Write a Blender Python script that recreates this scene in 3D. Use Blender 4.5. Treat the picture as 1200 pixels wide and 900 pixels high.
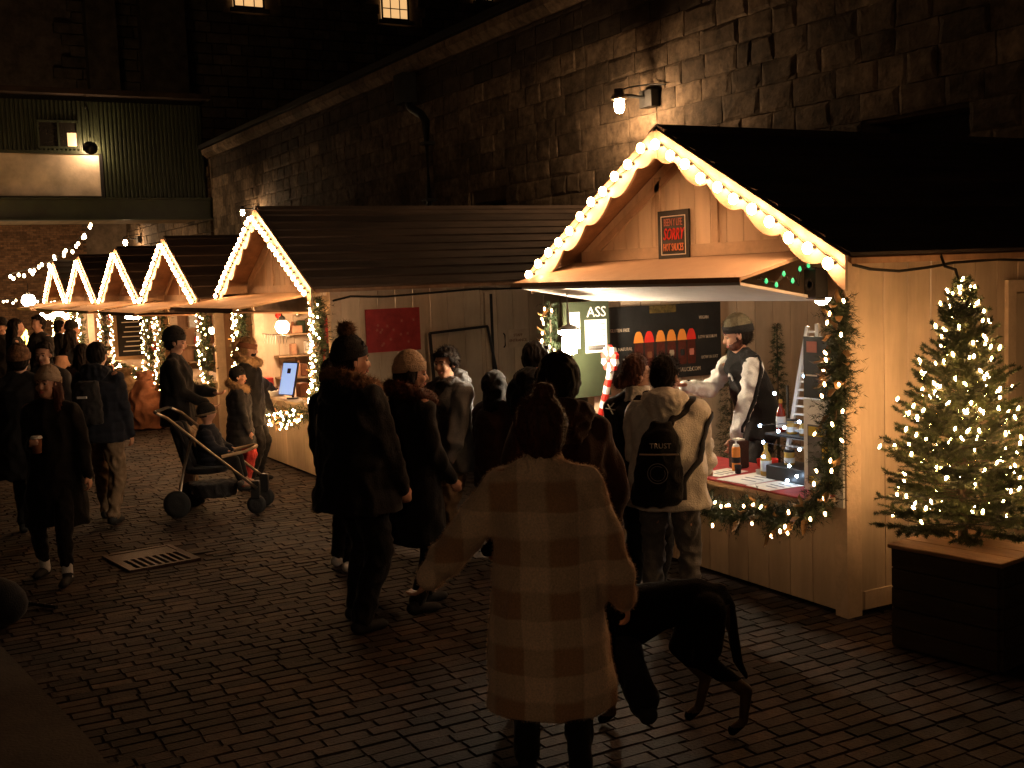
import bpy, bmesh, math, random
from mathutils import Vector, Matrix, noise, Quaternion
R = math.radians
rnd = random.Random(7)
for o in list(bpy.data.objects): bpy.data.objects.remove(o)
S = bpy.context.scene
C = S.collection

# ------------------------------------------------------------------ camera
CW, CPX, CPY = 1200, 1200, 900
FPX = 1353.5
cF = Vector((0.87205, -0.48087, -0.09197)); cR = Vector((-0.48547, -0.87347, -0.03659)); cU = Vector((0.06275, -0.07656, 0.99509))
cF.normalize(); cR = (cR - cR.dot(cF) * cF).normalized(); cU = cR.cross(cF).normalized()
camd = bpy.data.cameras.new('camera'); cam = bpy.data.objects.new('camera', camd); C.objects.link(cam)
camd.sensor_width = 36; camd.lens = 36 * FPX / 1200; camd.clip_start = .05; camd.clip_end = 600
CAMP = Vector((0, 0, 2.2))
M = Matrix((cR, cU, -cF)).transposed().to_4x4(); M.translation = CAMP
cam.matrix_world = M; S.camera = cam
# ------------------------------------------------------------------ night sky, faint moon-like sun, exposure
W = bpy.data.worlds.new('World'); S.world = W; W.use_nodes = True
nt = W.node_tree; bg = nt.nodes['Background']
sky = nt.nodes.new('ShaderNodeTexSky'); sky.sky_type = 'NISHITA'; sky.sun_disc = False
sky.sun_elevation = R(4); sky.sun_rotation = R(200)
# the warm glow of a lit city on low cloud, with a trace of blue night sky
glow = nt.nodes.new('ShaderNodeMix'); glow.data_type = 'RGBA'; glow.inputs[0].default_value = .008
glow.inputs[6].default_value = (1.0, .62, .40, 1); nt.links.new(sky.outputs[0], glow.inputs[7])
nt.links.new(glow.outputs[2], bg.inputs[0]); bg.inputs[1].default_value = .0055
S.view_settings.view_transform = 'Standard'; S.view_settings.look = 'None'
S.view_settings.exposure = 0.0; S.view_settings.gamma = 1
S.cycles.use_denoising = True
S.cycles.max_bounces = 6; S.cycles.diffuse_bounces = 3; S.cycles.glossy_bounces = 2
S.cycles.sample_clamp_indirect = 3.0
S.render.film_transparent = False

def project(p):
    d = Vector(p) - CAMP; z = d.dot(cF)
    if z < .1: return None
    return (600 + FPX * d.dot(cR) / z, 450 - FPX * d.dot(cU) / z, z)

# ------------------------------------------------------------------ materials
def mat(name, col, rough=.75, var=.2, scale=6., bump=.25, bscale=None, metal=0., island=0., objrand=.0, stretch=None, col2=None, spec=.3, wear=0., sheen=0.):
    m = bpy.data.materials.new(name); m.use_nodes = True; t = m.node_tree; N = t.nodes; L = t.links
    b = N['Principled BSDF']; b.inputs['Roughness'].default_value = rough; b.inputs['Metallic'].default_value = metal
    b.inputs['Specular IOR Level'].default_value = spec
    if sheen: b.inputs['Sheen Weight'].default_value = sheen; b.inputs['Sheen Roughness'].default_value = .4
    tc = N.new('ShaderNodeTexCoord'); mp = N.new('ShaderNodeMapping'); L.new(tc.outputs['Object'], mp.inputs[0])
    if stretch: mp.inputs['Scale'].default_value = stretch
    n = N.new('ShaderNodeTexNoise'); n.inputs['Scale'].default_value = scale; n.inputs['Detail'].default_value = 5; n.inputs['Roughness'].default_value = .65
    L.new(mp.outputs[0], n.inputs['Vector'])
    rp = N.new('ShaderNodeValToRGB'); e = rp.color_ramp.elements
    c2 = col2 or tuple(c * (1 - var * 1.6) for c in col)
    e[0].position = .3; e[0].color = (*c2, 1); e[1].position = .72; e[1].color = (*[min(1, c * (1 + var)) for c in col], 1)
    L.new(n.outputs[0], rp.inputs[0]); src = rp.outputs[0]
    if island or objrand:
        if island:
            g = N.new('ShaderNodeNewGeometry'); ro = g.outputs['Random Per Island']; amt = island
        else: amt = objrand
        oi = N.new('ShaderNodeObjectInfo')
        ad = N.new('ShaderNodeMath'); ad.operation = 'ADD'
        if island: L.new(ro, ad.inputs[0])
        else: ad.inputs[0].default_value = 0
        L.new(oi.outputs['Random'], ad.inputs[1])
        fr = N.new('ShaderNodeMath'); fr.operation = 'FRACT'; L.new(ad.outputs[0], fr.inputs[0])
        mr = N.new('ShaderNodeMapRange'); mr.inputs[3].default_value = 1 - amt; mr.inputs[4].default_value = 1 + amt * .8
        L.new(fr.outputs[0], mr.inputs[0])
        hs = N.new('ShaderNodeMix'); hs.data_type = 'RGBA'; hs.blend_type = 'MULTIPLY'; hs.inputs[0].default_value = 1
        L.new(src, hs.inputs[6]); L.new(mr.outputs[0], hs.inputs[7]); src = hs.outputs[2]
    if wear:
        n3 = N.new('ShaderNodeTexNoise'); n3.inputs['Scale'].default_value = 1.3; n3.inputs['Detail'].default_value = 6; gw = N.new('ShaderNodeNewGeometry'); L.new(gw.outputs['Position'], n3.inputs[0])
        r3 = N.new('ShaderNodeMapRange'); r3.inputs[1].default_value = .38; r3.inputs[2].default_value = .60; r3.inputs[3].default_value = 1 - wear; r3.inputs[4].default_value = 1
        L.new(n3.outputs[0], r3.inputs[0])
        h3 = N.new('ShaderNodeMix'); h3.data_type = 'RGBA'; h3.blend_type = 'MULTIPLY'; h3.inputs[0].default_value = 1
        L.new(src, h3.inputs[6]); L.new(r3.outputs[0], h3.inputs[7]); src = h3.outputs[2]
    L.new(src, b.inputs['Base Color'])
    if bump:
        n2 = N.new('ShaderNodeTexNoise'); n2.inputs['Scale'].default_value = bscale or scale * 6; n2.inputs['Detail'].default_value = 4
        L.new(mp.outputs[0], n2.inputs['Vector']); bp = N.new('ShaderNodeBump'); bp.inputs['Strength'].default_value = bump; bp.inputs['Distance'].default_value = .01
        L.new(n2.outputs[0], bp.inputs['Height']); L.new(bp.outputs[0], b.inputs['Normal'])
    return m
def emat(name, col, s):
    m = bpy.data.materials.new(name); m.use_nodes = True; b = m.node_tree.nodes['Principled BSDF']
    b.inputs['Base Color'].default_value = (*col, 1); b.inputs['Roughness'].default_value = .3
    b.inputs['Emission Color'].default_value = (*col, 1); b.inputs['Emission Strength'].default_value = s
    return m
WARM = (1, .47, .19)
K = {}
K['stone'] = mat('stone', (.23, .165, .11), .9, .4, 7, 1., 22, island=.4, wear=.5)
K['stone_dark'] = mat('dark_stone', (.07, .052, .038), .95, .35, 4, .9, 25, island=.3)
K['mortar'] = mat('mortar', (.13, .095, .066), .95, .3, 3, .6, 40)
K['sett'] = mat('sett', (.040, .024, .017), .8, .3, 14, .7, 60, island=.75, spec=.3, wear=.6)
K['joint'] = mat('joint', (.024, .016, .012), 1., .3, 8, .5, 50)
K['concrete'] = mat('concrete', (.045, .035, .026), .85, .25, 4, .5, 60)
K['plank'] = mat('cream_plank', (.62, .48, .34), .7, .13, 5, .35, 30, stretch=(1, 1, .16), objrand=.14, wear=.25)
K['plank2'] = mat('brown_plank', (.36, .20, .11), .7, .25, 5, .4, 30, stretch=(1, 1, .2), objrand=.2, wear=.2)
K['gable'] = mat('gable_plank', (.74, .60, .45), .7, .12, 5, .3, 30, stretch=(1, 1, .16), objrand=.08)
K['trim'] = mat('cream_trim', (.62, .47, .33), .65, .12, 8, .3, 40, wear=.2)
K['barge'] = mat('barge_cream', (.37, .27, .19), .55, .06, 8, .15, 40)
K['board'] = mat('bare_board', (.42, .28, .16), .75, .2, 5, .35, 35, stretch=(.2, 1, 1), wear=.2)
K['soffit'] = mat('soffit_white', (.62, .60, .57), .7, .06, 7, .15)
K['rooft'] = mat('roof_board', (.075, .050, .036), .85, .35, 5, .5, 25, stretch=(1, .25, 1), objrand=.4)
K['roofd'] = mat('black_roof', (.042, .028, .020), .85, .4, 4, .6, 40, objrand=.35, stretch=(1, .3, 1))
K['black'] = mat('black_metal', (.018, .018, .018), .45, .2, 9, .1)
K['green'] = mat('green_metal', (.032, .042, .020), .5, .2, 3, .15, 30, spec=.5, wear=.3)
K['panel'] = mat('pale_panel', (.62, .52, .40), .8, .16, 2.5, .3, wear=.25)
K['bulb'] = emat('bulb_glow', (1, .48, .20), 130)
K['bulbs'] = emat('fairy_bulb', (1, .53, .21), 165)
K['bulbg'] = emat('garland_bulb', (1, .55, .23), 45)
K['bulbw'] = emat('white_bulb', (1, .93, .82), 120)
K['lamp_added'] = emat('added_lamp_glass', (1, .64, .36), 700)
K['lampg'] = emat('gooseneck_glow', (1, .62, .34), 900)
K['led'] = emat('blue_led', (.55, .75, 1), 45)
K['lampb'] = emat('lamp_glass', (1, .62, .32), 420)
K['needle'] = mat('fir_needle', (.060, .075, .024), .6, .35, 9, 0, island=.5)
K['needled'] = mat('dark_needle', (.028, .045, .018), .6, .35, 9, 0, island=.5)
K['bark'] = mat('bark', (.09, .06, .04), .9, .3, 20, .6)
K['leafg'] = mat('gold_leaf', (.30, .17, .06), .45, .4, 9, .1, island=.5)
K['wire'] = mat('wire', (.015, .015, .012), .6, .1)
K['white'] = mat('white_paint', (.75, .74, .70), .5, .05, 9, .1)
K['paper'] = mat('paper', (.78, .74, .66), .85, .05, 9, .1)
K['red'] = mat('red_cloth', (.36, .04, .04), .8, .2, 9, .2)
K['skin'] = mat('skin', (.50, .27, .18), .5, .08, 14, .12, 90)
K['skin'].node_tree.nodes['Principled BSDF'].inputs['Subsurface Weight'].default_value = .08
K['hair'] = mat('dark_hair', (.012, .008, .006), .65, .4, 20, .5, 60, stretch=(3, 3, .3), spec=.12)
K['hairb'] = mat('auburn_hair', (.075, .022, .010), .6, .4, 20, .5, 60, stretch=(3, 3, .3))
K['hairbl'] = mat('blond_hair', (.30, .17, .08), .5, .4, 20, .8, 60, stretch=(3, 3, .3))
K['rubber'] = mat('rubber', (.02, .02, .02), .8, .1)
K['alu'] = mat('brushed_aluminium', (.55, .47, .38), .3, .08, 30, .1, metal=.9)
def fabric(name, col, bump=.5, sheen=.1, var=.2, bs=110): 
    return mat(name, col, .9, var, 10, bump, bs, spec=.15, sheen=sheen)
K['blackcloth'] = fabric('black_cloth', (.012, .011, .011))
K['charcoal'] = fabric('charcoal_cloth', (.028, .026, .026))
K['navy'] = fabric('navy_cloth', (.016, .018, .026))
K['greyj'] = fabric('grey_parka_cloth', (.135, .14, .15))
K['khaki'] = fabric('khaki_cloth', (.23, .16, .10))
K['jeans'] = fabric('grey_denim', (.16, .15, .14))
K['cream'] = fabric('cream_fleece', (.80, .74, .64), .7)
K['whitec'] = fabric('white_cloth', (.72, .70, .66))
K['brownc'] = fabric('dark_brown_wool', (.05, .022, .016))
K['beigek'] = mat('beige_knit', (.42, .30, .20), .95, .15, 30, .9, 120)
K['olivek'] = mat('olive_knit', (.14, .115, .07), .95, .2, 30, .9, 120)
K['blackk'] = mat('black_knit', (.016, .014, .013), .95, .2, 30, .9, 120)
K['redc'] = fabric('red_trousers_cloth', (.50, .05, .04))
K['fur'] = mat('brown_fur', (.20, .10, .05), .9, .5, 18, 1., 60)
K['furl'] = mat('tan_fur', (.42, .26, .13), .9, .4, 18, 1., 60)
K['dog'] = mat('black_dog_coat', (.006, .0045, .004), .95, .3, 40, .6, 160, spec=.04)
K['dogtan'] = mat('tan_dog_coat', (.06, .030, .013), .6, .3, 10, .4, 80)
K['peach'] = fabric('peach_nylon', (.50, .27, .16))
K['glass'] = mat('bottle_red', (.22, .02, .01), .2, .1, 5, 0, spec=.6)
K['glassy'] = mat('bottle_yellow', (.50, .28, .05), .2, .1, 5, 0, spec=.6)
K['orange'] = mat('orange_sauce', (.80, .28, .05), .35, .05, 5, 0)
K['sack'] = mat('burlap', (.20, .13, .07), .95, .25, 20, .9, 90)
K['terracotta'] = mat('orange_fabric', (.20, .08, .04), .85, .2, 8, .4)
K['lip'] = mat('lip', (.32, .08, .06), .5, .1, 9, 0)
# plaid coat : woven checks printed in the cloth
def plaid():
    m = mat('plaid_fleece', (.5, .3, .15), .95, .2, 60, .9, 150, spec=.1, sheen=.25)
    t = m.node_tree; N = t.nodes; L = t.links; b = N['Principled BSDF']
    tc = N.new('ShaderNodeTexCoord'); sp = N.new('ShaderNodeSeparateXYZ'); L.new(tc.outputs['Object'], sp.inputs[0])
    def band(out, per, off):
        a = N.new('ShaderNodeMath'); a.operation = 'MULTIPLY_ADD'; a.inputs[1].default_value = 1 / per; a.inputs[2].default_value = off; L.new(out, a.inputs[0])
        f = N.new('ShaderNodeMath'); f.operation = 'FRACT'; L.new(a.outputs[0], f.inputs[0])
        s = N.new('ShaderNodeMapRange'); s.interpolation_type = 'SMOOTHSTEP'; s.inputs[1].default_value = .44; s.inputs[2].default_value = .54; L.new(f.outputs[0], s.inputs[0])
        s2 = N.new('ShaderNodeMapRange'); s2.interpolation_type = 'SMOOTHSTEP'; s2.inputs[1].default_value = .96; s2.inputs[2].default_value = 1.0; s2.inputs[3].default_value = 1; s2.inputs[4].default_value = 0; L.new(f.outputs[0], s2.inputs[0])
        mu = N.new('ShaderNodeMath'); mu.operation = 'MULTIPLY'; L.new(s.outputs[0], mu.inputs[0]); L.new(s2.outputs[0], mu.inputs[1]); return mu.outputs[0]
    # warp a little so the weave is not ruler straight
    nz = N.new('ShaderNodeTexNoise'); nz.inputs['Scale'].default_value = 3; L.new(tc.outputs['Object'], nz.inputs[0])
    def warp(o, amp):
        a = N.new('ShaderNodeMath'); a.operation = 'MULTIPLY_ADD'; a.inputs[1].default_value = amp; L.new(nz.outputs[0], a.inputs[0]); L.new(o, a.inputs[2]); return a.outputs[0]
    h = band(warp(sp.outputs[2], .05), .235, .30); v = band(warp(sp.outputs[1], .04), .255, .46)
    ad = N.new('ShaderNodeMath'); ad.operation = 'ADD'; L.new(h, ad.inputs[0]); L.new(v, ad.inputs[1])
    hf = N.new('ShaderNodeMath'); hf.operation = 'MULTIPLY'; hf.inputs[1].default_value = .5; L.new(ad.outputs[0], hf.inputs[0])
    rp = N.new('ShaderNodeValToRGB'); rp.color_ramp.interpolation = 'LINEAR'; e = rp.color_ramp.elements
    e[0].position = 0; e[0].color = (.48, .27, .145, 1); e[1].position = 1; e[1].color = (.85, .61, .41, 1)
    q = rp.color_ramp.elements.new(.5); q.color = (.66, .46, .30, 1)
    L.new(hf.outputs[0], rp.inputs[0])
    n = N.new('ShaderNodeTexNoise'); n.inputs['Scale'].default_value = 120; n.inputs['Detail'].default_value = 3; L.new(tc.outputs['Object'], n.inputs[0])
    mr = N.new('ShaderNodeMapRange'); mr.inputs[3].default_value = .55; mr.inputs[4].default_value = 1.4; L.new(n.outputs[0], mr.inputs[0])
    mx = N.new('ShaderNodeMix'); mx.data_type = 'RGBA'; mx.blend_type = 'MULTIPLY'; mx.inputs[0].default_value = 1
    L.new(rp.outputs[0], mx.inputs[6]); L.new(mr.outputs[0], mx.inputs[7]); L.new(mx.outputs[2], b.inputs['Base Color'])
    return m
K['plaid'] = plaid()
def eye_mat():
    m = mat('eye_white', (.6, .55, .5), .15, 0, 1, 0); t = m.node_tree; N = t.nodes; L = t.links
    tc = N.new('ShaderNodeTexCoord'); sp = N.new('ShaderNodeSeparateXYZ'); L.new(tc.outputs['Object'], sp.inputs[0])
    mr = N.new('ShaderNodeMapRange'); mr.inputs[1].default_value = .0085; mr.inputs[2].default_value = .0095; L.new(sp.outputs[0], mr.inputs[0])
    mx = N.new('ShaderNodeMix'); mx.data_type = 'RGBA'; mx.inputs[6].default_value = (.28, .22, .19, 1); mx.inputs[7].default_value = (.02, .012, .008, 1)
    L.new(mr.outputs[0], mx.inputs[0]); L.new(mx.outputs[2], N['Principled BSDF'].inputs['Base Color']); return m
K['eye'] = eye_mat()

# ------------------------------------------------------------------ object helpers
WM = {}
def wm(o): return WM.get(o.name, Matrix())
def thing(name, label, cat, loc=(0, 0, 0), rz=0, group=None, scale=1):
    o = bpy.data.objects.new(name, None); o.empty_display_size = .1; C.objects.link(o)
    o.location = loc; o.rotation_euler = (0, 0, rz); o.scale = (scale,) * 3
    o['label'] = label; o['category'] = cat
    if group: o['group'] = group
    WM[o.name] = Matrix.LocRotScale(Vector(loc), Quaternion((0, 0, 1), rz), Vector((scale,) * 3))
    return o
def tag(o, label=None, cat=None, group=None, kind=None):
    if label: o['label'] = label
    if cat: o['category'] = cat
    if group: o['group'] = group
    if kind: o['kind'] = kind
    return o
def link(name, me, parent=None, world=False, loc=None, rot=None):
    o = bpy.data.objects.new(name, me); C.objects.link(o)
    if parent is not None:
        o.parent = parent
    m = Matrix()
    if loc is not None or rot is not None:
        m = Matrix.LocRotScale(Vector(loc or (0, 0, 0)), (rot if isinstance(rot, Quaternion) else Quaternion()) if not isinstance(rot, tuple) else __import__('mathutils').Euler(rot).to_quaternion(), Vector((1, 1, 1)))
    if world and parent is not None: m = wm(parent).inverted() @ m
    o.matrix_local = m if parent is not None else m
    if parent is None: o.matrix_world = m
    WM[o.name] = (wm(parent) if parent is not None else Matrix()) @ m
    return o

class MB:
    """collects simple solids; build() makes ONE mesh object"""
    def __init__(s): s.v = []; s.f = []; s.sm = False
    def add(s, v, f):
        n = len(s.v); s.v += [tuple(p) for p in v]; s.f += [tuple(i + n for i in q) for q in f]; return s
    def box(s, x0, x1, y0, y1, z0, z1):
        v = [(x, y, z) for z in (z0, z1) for y in (y0, y1) for x in (x0, x1)]
        return s.add(v, [(0, 2, 3, 1), (4, 5, 7, 6), (0, 1, 5, 4), (2, 6, 7, 3), (0, 4, 6, 2), (1, 3, 7, 5)])
    def bevbox(s, x0, x1, y0, y1, z0, z1, b=.006):
        v = []; 
        for z, i in ((z0, b), (z0 + b, 0), (z1 - b, 0), (z1, b)):
            v += [(x0 + i, y0 + i, z), (x1 - i, y0 + i, z), (x1 - i, y1 - i, z), (x0 + i, y1 - i, z)]
        f = [(3, 2, 1, 0), (12, 13, 14, 15)]
        for k in range(3):
            for j in range(4): f.append((k * 4 + j, k * 4 + (j + 1) % 4, k * 4 + 4 + (j + 1) % 4, k * 4 + 4 + j))
        return s.add(v, f)
    def prism(s, poly, d):  # poly: 3D points (planar), d: extrusion vector
        n = len(poly); d = Vector(d); a = [Vector(p) for p in poly]
        v = a + [p + d for p in a]
        return s.add(v, [tuple(range(n))[::-1], tuple(range(n, 2 * n))] + [(i, (i + 1) % n, n + (i + 1) % n, n + i) for i in range(n)])
    def beam(s, a, b, w, h=None, up=(0, 0, 1)):
        a = Vector(a); b = Vector(b); d = (b - a).normalized(); u = Vector(up)
        r = d.cross(u)
        if r.length < 1e-3: r = d.cross(Vector((1, 0, 0)))
        r.normalize(); u = r.cross(d); h = h or w
        v = [p + r * (i * w / 2) + u * (j * h / 2) for p in (a, b) for i, j in ((-1, -1), (1, -1), (1, 1), (-1, 1))]
        return s.add(v, [(3, 2, 1, 0), (4, 5, 6, 7)] + [(i, (i + 1) % 4, 4 + (i + 1) % 4, 4 + i) for i in range(4)])
    def tube(s, pts, r, n=6, r1=None):
        pts = [Vector(p) for p in pts]; m = len(pts); v = []; f = []
        for i, p in enumerate(pts):
            d = (pts[min(i + 1, m - 1)] - pts[max(i - 1, 0)]).normalized()
            a = d.cross(Vector((0, 0, 1)));
            if a.length < .05: a = d.cross(Vector((1, 0, 0)))
            a.normalize(); b = d.cross(a); rr = r if r1 is None else r + (r1 - r) * i / (m - 1)
            v += [p + (a * math.cos(t) + b * math.sin(t)) * rr for t in (2 * math.pi * k / n for k in range(n))]
        for i in range(m - 1):
            for k in range(n): f.append((i * n + k, i * n + (k + 1) % n, (i + 1) * n + (k + 1) % n, (i + 1) * n + k))
        f += [tuple(range(n)), tuple(range((m - 1) * n, m * n))[::-1]]
        return s.add(v, f)
    def lathe(s, prof, c=(0, 0, 0), n=14, axis=None):
        c = Vector(c); q = Vector((0, 0, 1)).rotation_difference(Vector(axis).normalized()) if axis else Quaternion()
        v = []; f = []
        for r, z in prof:
            v += [c + q @ Vector((r * math.cos(t), r * math.sin(t), z)) for t in (2 * math.pi * k / n for k in range(n))]
        m = len(prof)
        for i in range(m - 1):
            for k in range(n): f.append((i * n + k, i * n + (k + 1) % n, (i + 1) * n + (k + 1) % n, (i + 1) * n + k))
        f += [tuple(range(n))[::-1], tuple(range((m - 1) * n, m * n))]
        return s.add(v, f)
    def ball(s, c, r, n=6, m=4, sc=(1, 1, 1)):
        c = Vector(c); pr = [(math.sin(math.pi * i / m), -math.cos(math.pi * i / m)) for i in range(m + 1)]
        v = [c + Vector((0, 0, -r * sc[2]))]; f = []
        for a, z in pr[1:-1]:
            v += [c + Vector((a * r * sc[0] * math.cos(t), a * r * sc[1] * math.sin(t), z * r * sc[2])) for t in (2 * math.pi * k / n for k in range(n))]
        v.append(c + Vector((0, 0, r * sc[2]))); L = len(v) - 1
        for k in range(n): f.append((0, 1 + (k + 1) % n, 1 + k)); f.append((L, L - n + k, L - n + (k + 1) % n))
        for i in range(m - 2):
            for k in range(n):
                a = 1 + i * n; f.append((a + k, a + (k + 1) % n, a + n + (k + 1) % n, a + n + k))
        return s.add(v, f)
    def mesh(s, name, m, smooth=False):
        me = bpy.data.meshes.new(name); me.from_pydata(s.v, [], s.f); me.materials.append(K[m] if isinstance(m, str) else m)
        if smooth or s.sm: me.polygons.foreach_set('use_smooth', [True] * len(me.polygons))
        me.update(); return me
    def build(s, name, m, parent=None, world=False, smooth=False, loc=None, rot=None):
        return link(name, s.mesh(name, m, smooth), parent, world, loc, rot)
def struct(name, mb, m, smooth=False): return tag(mb.build(name, m, None, smooth=smooth), kind='structure')
def copy_tree(o, parent=None):
    c = o.copy(); C.objects.link(c)
    if parent is not None: c.parent = parent
    for ch in list(o.children): copy_tree(ch, c)
    return c
def text(body, size, name, m, parent, loc, rot, world=False, ext=.002, sx=1, align='CENTER', shear=0):
    cu = bpy.data.curves.new(name, 'FONT'); cu.body = body; cu.size = size; cu.extrude = ext; cu.align_x = align; cu.align_y = 'CENTER'; cu.shear = shear
    cu.resolution_u = 2
    t = bpy.data.objects.new(name, cu); TS.collection.objects.link(t)
    TS.view_layers[0].update()
    dg = TS.view_layers[0].depsgraph
    me = bpy.data.meshes.new_from_object(t.evaluated_get(dg)); bpy.data.objects.remove(t)
    for v in me.vertices: v.co.x *= sx
    me.materials.clear(); me.materials.append(K[m]); me.name = name
    return link(name, me, parent, world, loc, rot)
TS = bpy.data.scenes.new('workshop')
FRONT = Matrix(((-1, 0, 0), (0, 0, 1), (0, 1, 0))).transposed()   # faces +Y
FRONTQ = Matrix(((-1, 0, 0), (0, 0, 1), (0, 1, 0))).to_quaternion()
SIDEQ = Matrix(((0, 0, -1), (-1, 0, 0), (0, 1, 0))).to_quaternion()  # columns: x->-Y, y->Z, z->-X
# ================================================================== SETTING
# ---- ground sheet, setts
g = MB(); g.add([(-60, -60, -.010), (140, -60, -.010), (140, 60, -.010), (-60, 60, -.010)], [(0, 1, 2, 3)])
struct('ground', g, 'joint')

def sett_geo(mb, x, y, lx, ly, h, tilt, yaw=0):
    b = .004; hx, hy = lx / 2, ly / 2
    P = [(-hx, -hy, -.028), (hx, -hy, -.028), (hx, hy, -.028), (-hx, hy, -.028), (-hx + b * 1.4, -hy + b * 1.4, 0), (hx - b * 1.4, -hy + b * 1.4, 0), (hx - b * 1.4, hy - b * 1.4, 0), (-hx + b * 1.4, hy - b * 1.4, 0)]
    c, s = math.cos(yaw), math.sin(yaw)
    mb.add([(x + c * p[0] - s * p[1], y + s * p[0] + c * p[1], p[2] + h + (p[0] * tilt[0] + p[1] * tilt[1])) for p in P],
           [(4, 5, 6, 7), (0, 1, 5, 4), (1, 2, 6, 5), (2, 3, 7, 6), (3, 0, 4, 7)])
setts = []
r = 0; x = 2.4
while x < 34:
    lx = .100 + rnd.uniform(-.006, .006)
    y = 1.4 + rnd.uniform(0, .2)
    while y > -9.0 if x < 12 else y > -5.0:
        ly = rnd.uniform(.17, .235)
        if not (9.32 < x < 10.02 and -2.12 < y < -1.54):
            h = (noise.noise(Vector((x * .8, y * .8, 0))) * .006) + rnd.uniform(-.003, .002)
            pr = project((x, y - ly / 2, 0))
            vis = pr and -20 < pr[0] < 1220 and 300 < pr[1] < 925
            area = lx * ly / (pr[2] ** 3) if vis else 0
            blocked = (x > 4.9 and x < 8.3 and y < -5.0)
            setts.append((area * (0 if blocked else 1), x + .018 * noise.noise(Vector((x * .5, y * .9, 3))) + rnd.uniform(-.003, .003), y - ly / 2, lx - .004, ly - .005, h, (rnd.uniform(-.03, .03), rnd.uniform(-.02, .02)), rnd.uniform(-.02, .02)))
        y -= ly
    x += lx * (1 if x < 14 else 1)
setts.sort(key=lambda a: -a[0])
pave = thing('brick_pavement', 'dark brick paved ground of the market lane', 'pavement'); del pave['category']; del pave['label']; pave['kind'] = 'structure'
protos = []
for k in range(10):
    m = MB(); sett_geo(m, 0, 0, .096, .170 + k * .0068, 0, (rnd.uniform(-.03, .03), rnd.uniform(-.02, .02)))
    protos.append(m.mesh('paving_brick', 'sett'))
for a in setts[:300]:
    k = min(9, max(0, int((a[4] - .165) / .0068)))
    link('brick', protos[k], pave, loc=(a[1], a[2], a[5]), rot=(0, 0, a[7]))
m = MB()
for a in setts[300:]:
    if project((a[1], a[2], 0)): sett_geo(m, *a[1:])
m.build('brick_field', 'sett', pave)['kind'] = 'stuff'
# drain grate
dg_ = thing('drain_grate', 'slotted iron drain cover set flush in the brick paving', 'drain cover', (9.67, -1.87, 0), R(8))
dg_.scale = (.82, .82, 1)
f = MB()
for a, b in (((-.42, -.33), (.42, -.33)), ((-.42, .33), (.42, .33)), ((-.40, -.33), (-.40, .33)), ((.40, -.33), (.40, .33)), ((.05, -.33), (.05, .33))): f.beam((*a, .0), (*b, .0), .05, .03)
f.box(.05, .4, -.32, .32, -.02, .010)
K['rust'] = mat('rusty_iron', (.038, .018, .013), .6, .3, 20, .5, 60, spec=.5)
f.build('frame', 'rust', dg_)
for k in range(9):
    MB().beam((-.39 + .0, -.29 + k * .0725, 0), (.03, -.29 + k * .0725, 0), .030, .03).build('bar', 'rust', dg_)
# concrete platform edge, lower left
m = MB()
m.prism([(2.0, -.98, 0), (5.75, -.77, 0), (7.9, -.52, 0), (8.6, -.30, 0), (8.8, .4, 0), (2, 1.8, 0)], (0, 0, .055)).build('kerb_slab', 'concrete')['kind'] = 'structure'
# black studded bag on the ground at the far left edge
bagt = thing('shoulder_bag', 'black bag with a studded strap lying on the ground at the left edge', 'bag', (8.35, -.58, 0), R(40))
b_ = MB(); b_.ball((0, 0, .16), .2, 14, 8, (1.3, .75, .85)); b_.build('bag_body', 'charcoal', bagt, smooth=True)
MB().tube([(.1, -.1, .28), (.2, -.22, .2), (.15, -.34, .06), (.0, -.42, .02), (-.15, -.4, .02)], .014, 6).build('strap', 'black', bagt)
for t_ in range(7):
    MB().ball((.17 - t_ * .045, -.30 - t_ * .018, .09 - t_ * .010), .006, 5, 3).build('stud', 'alu', bagt)

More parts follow.
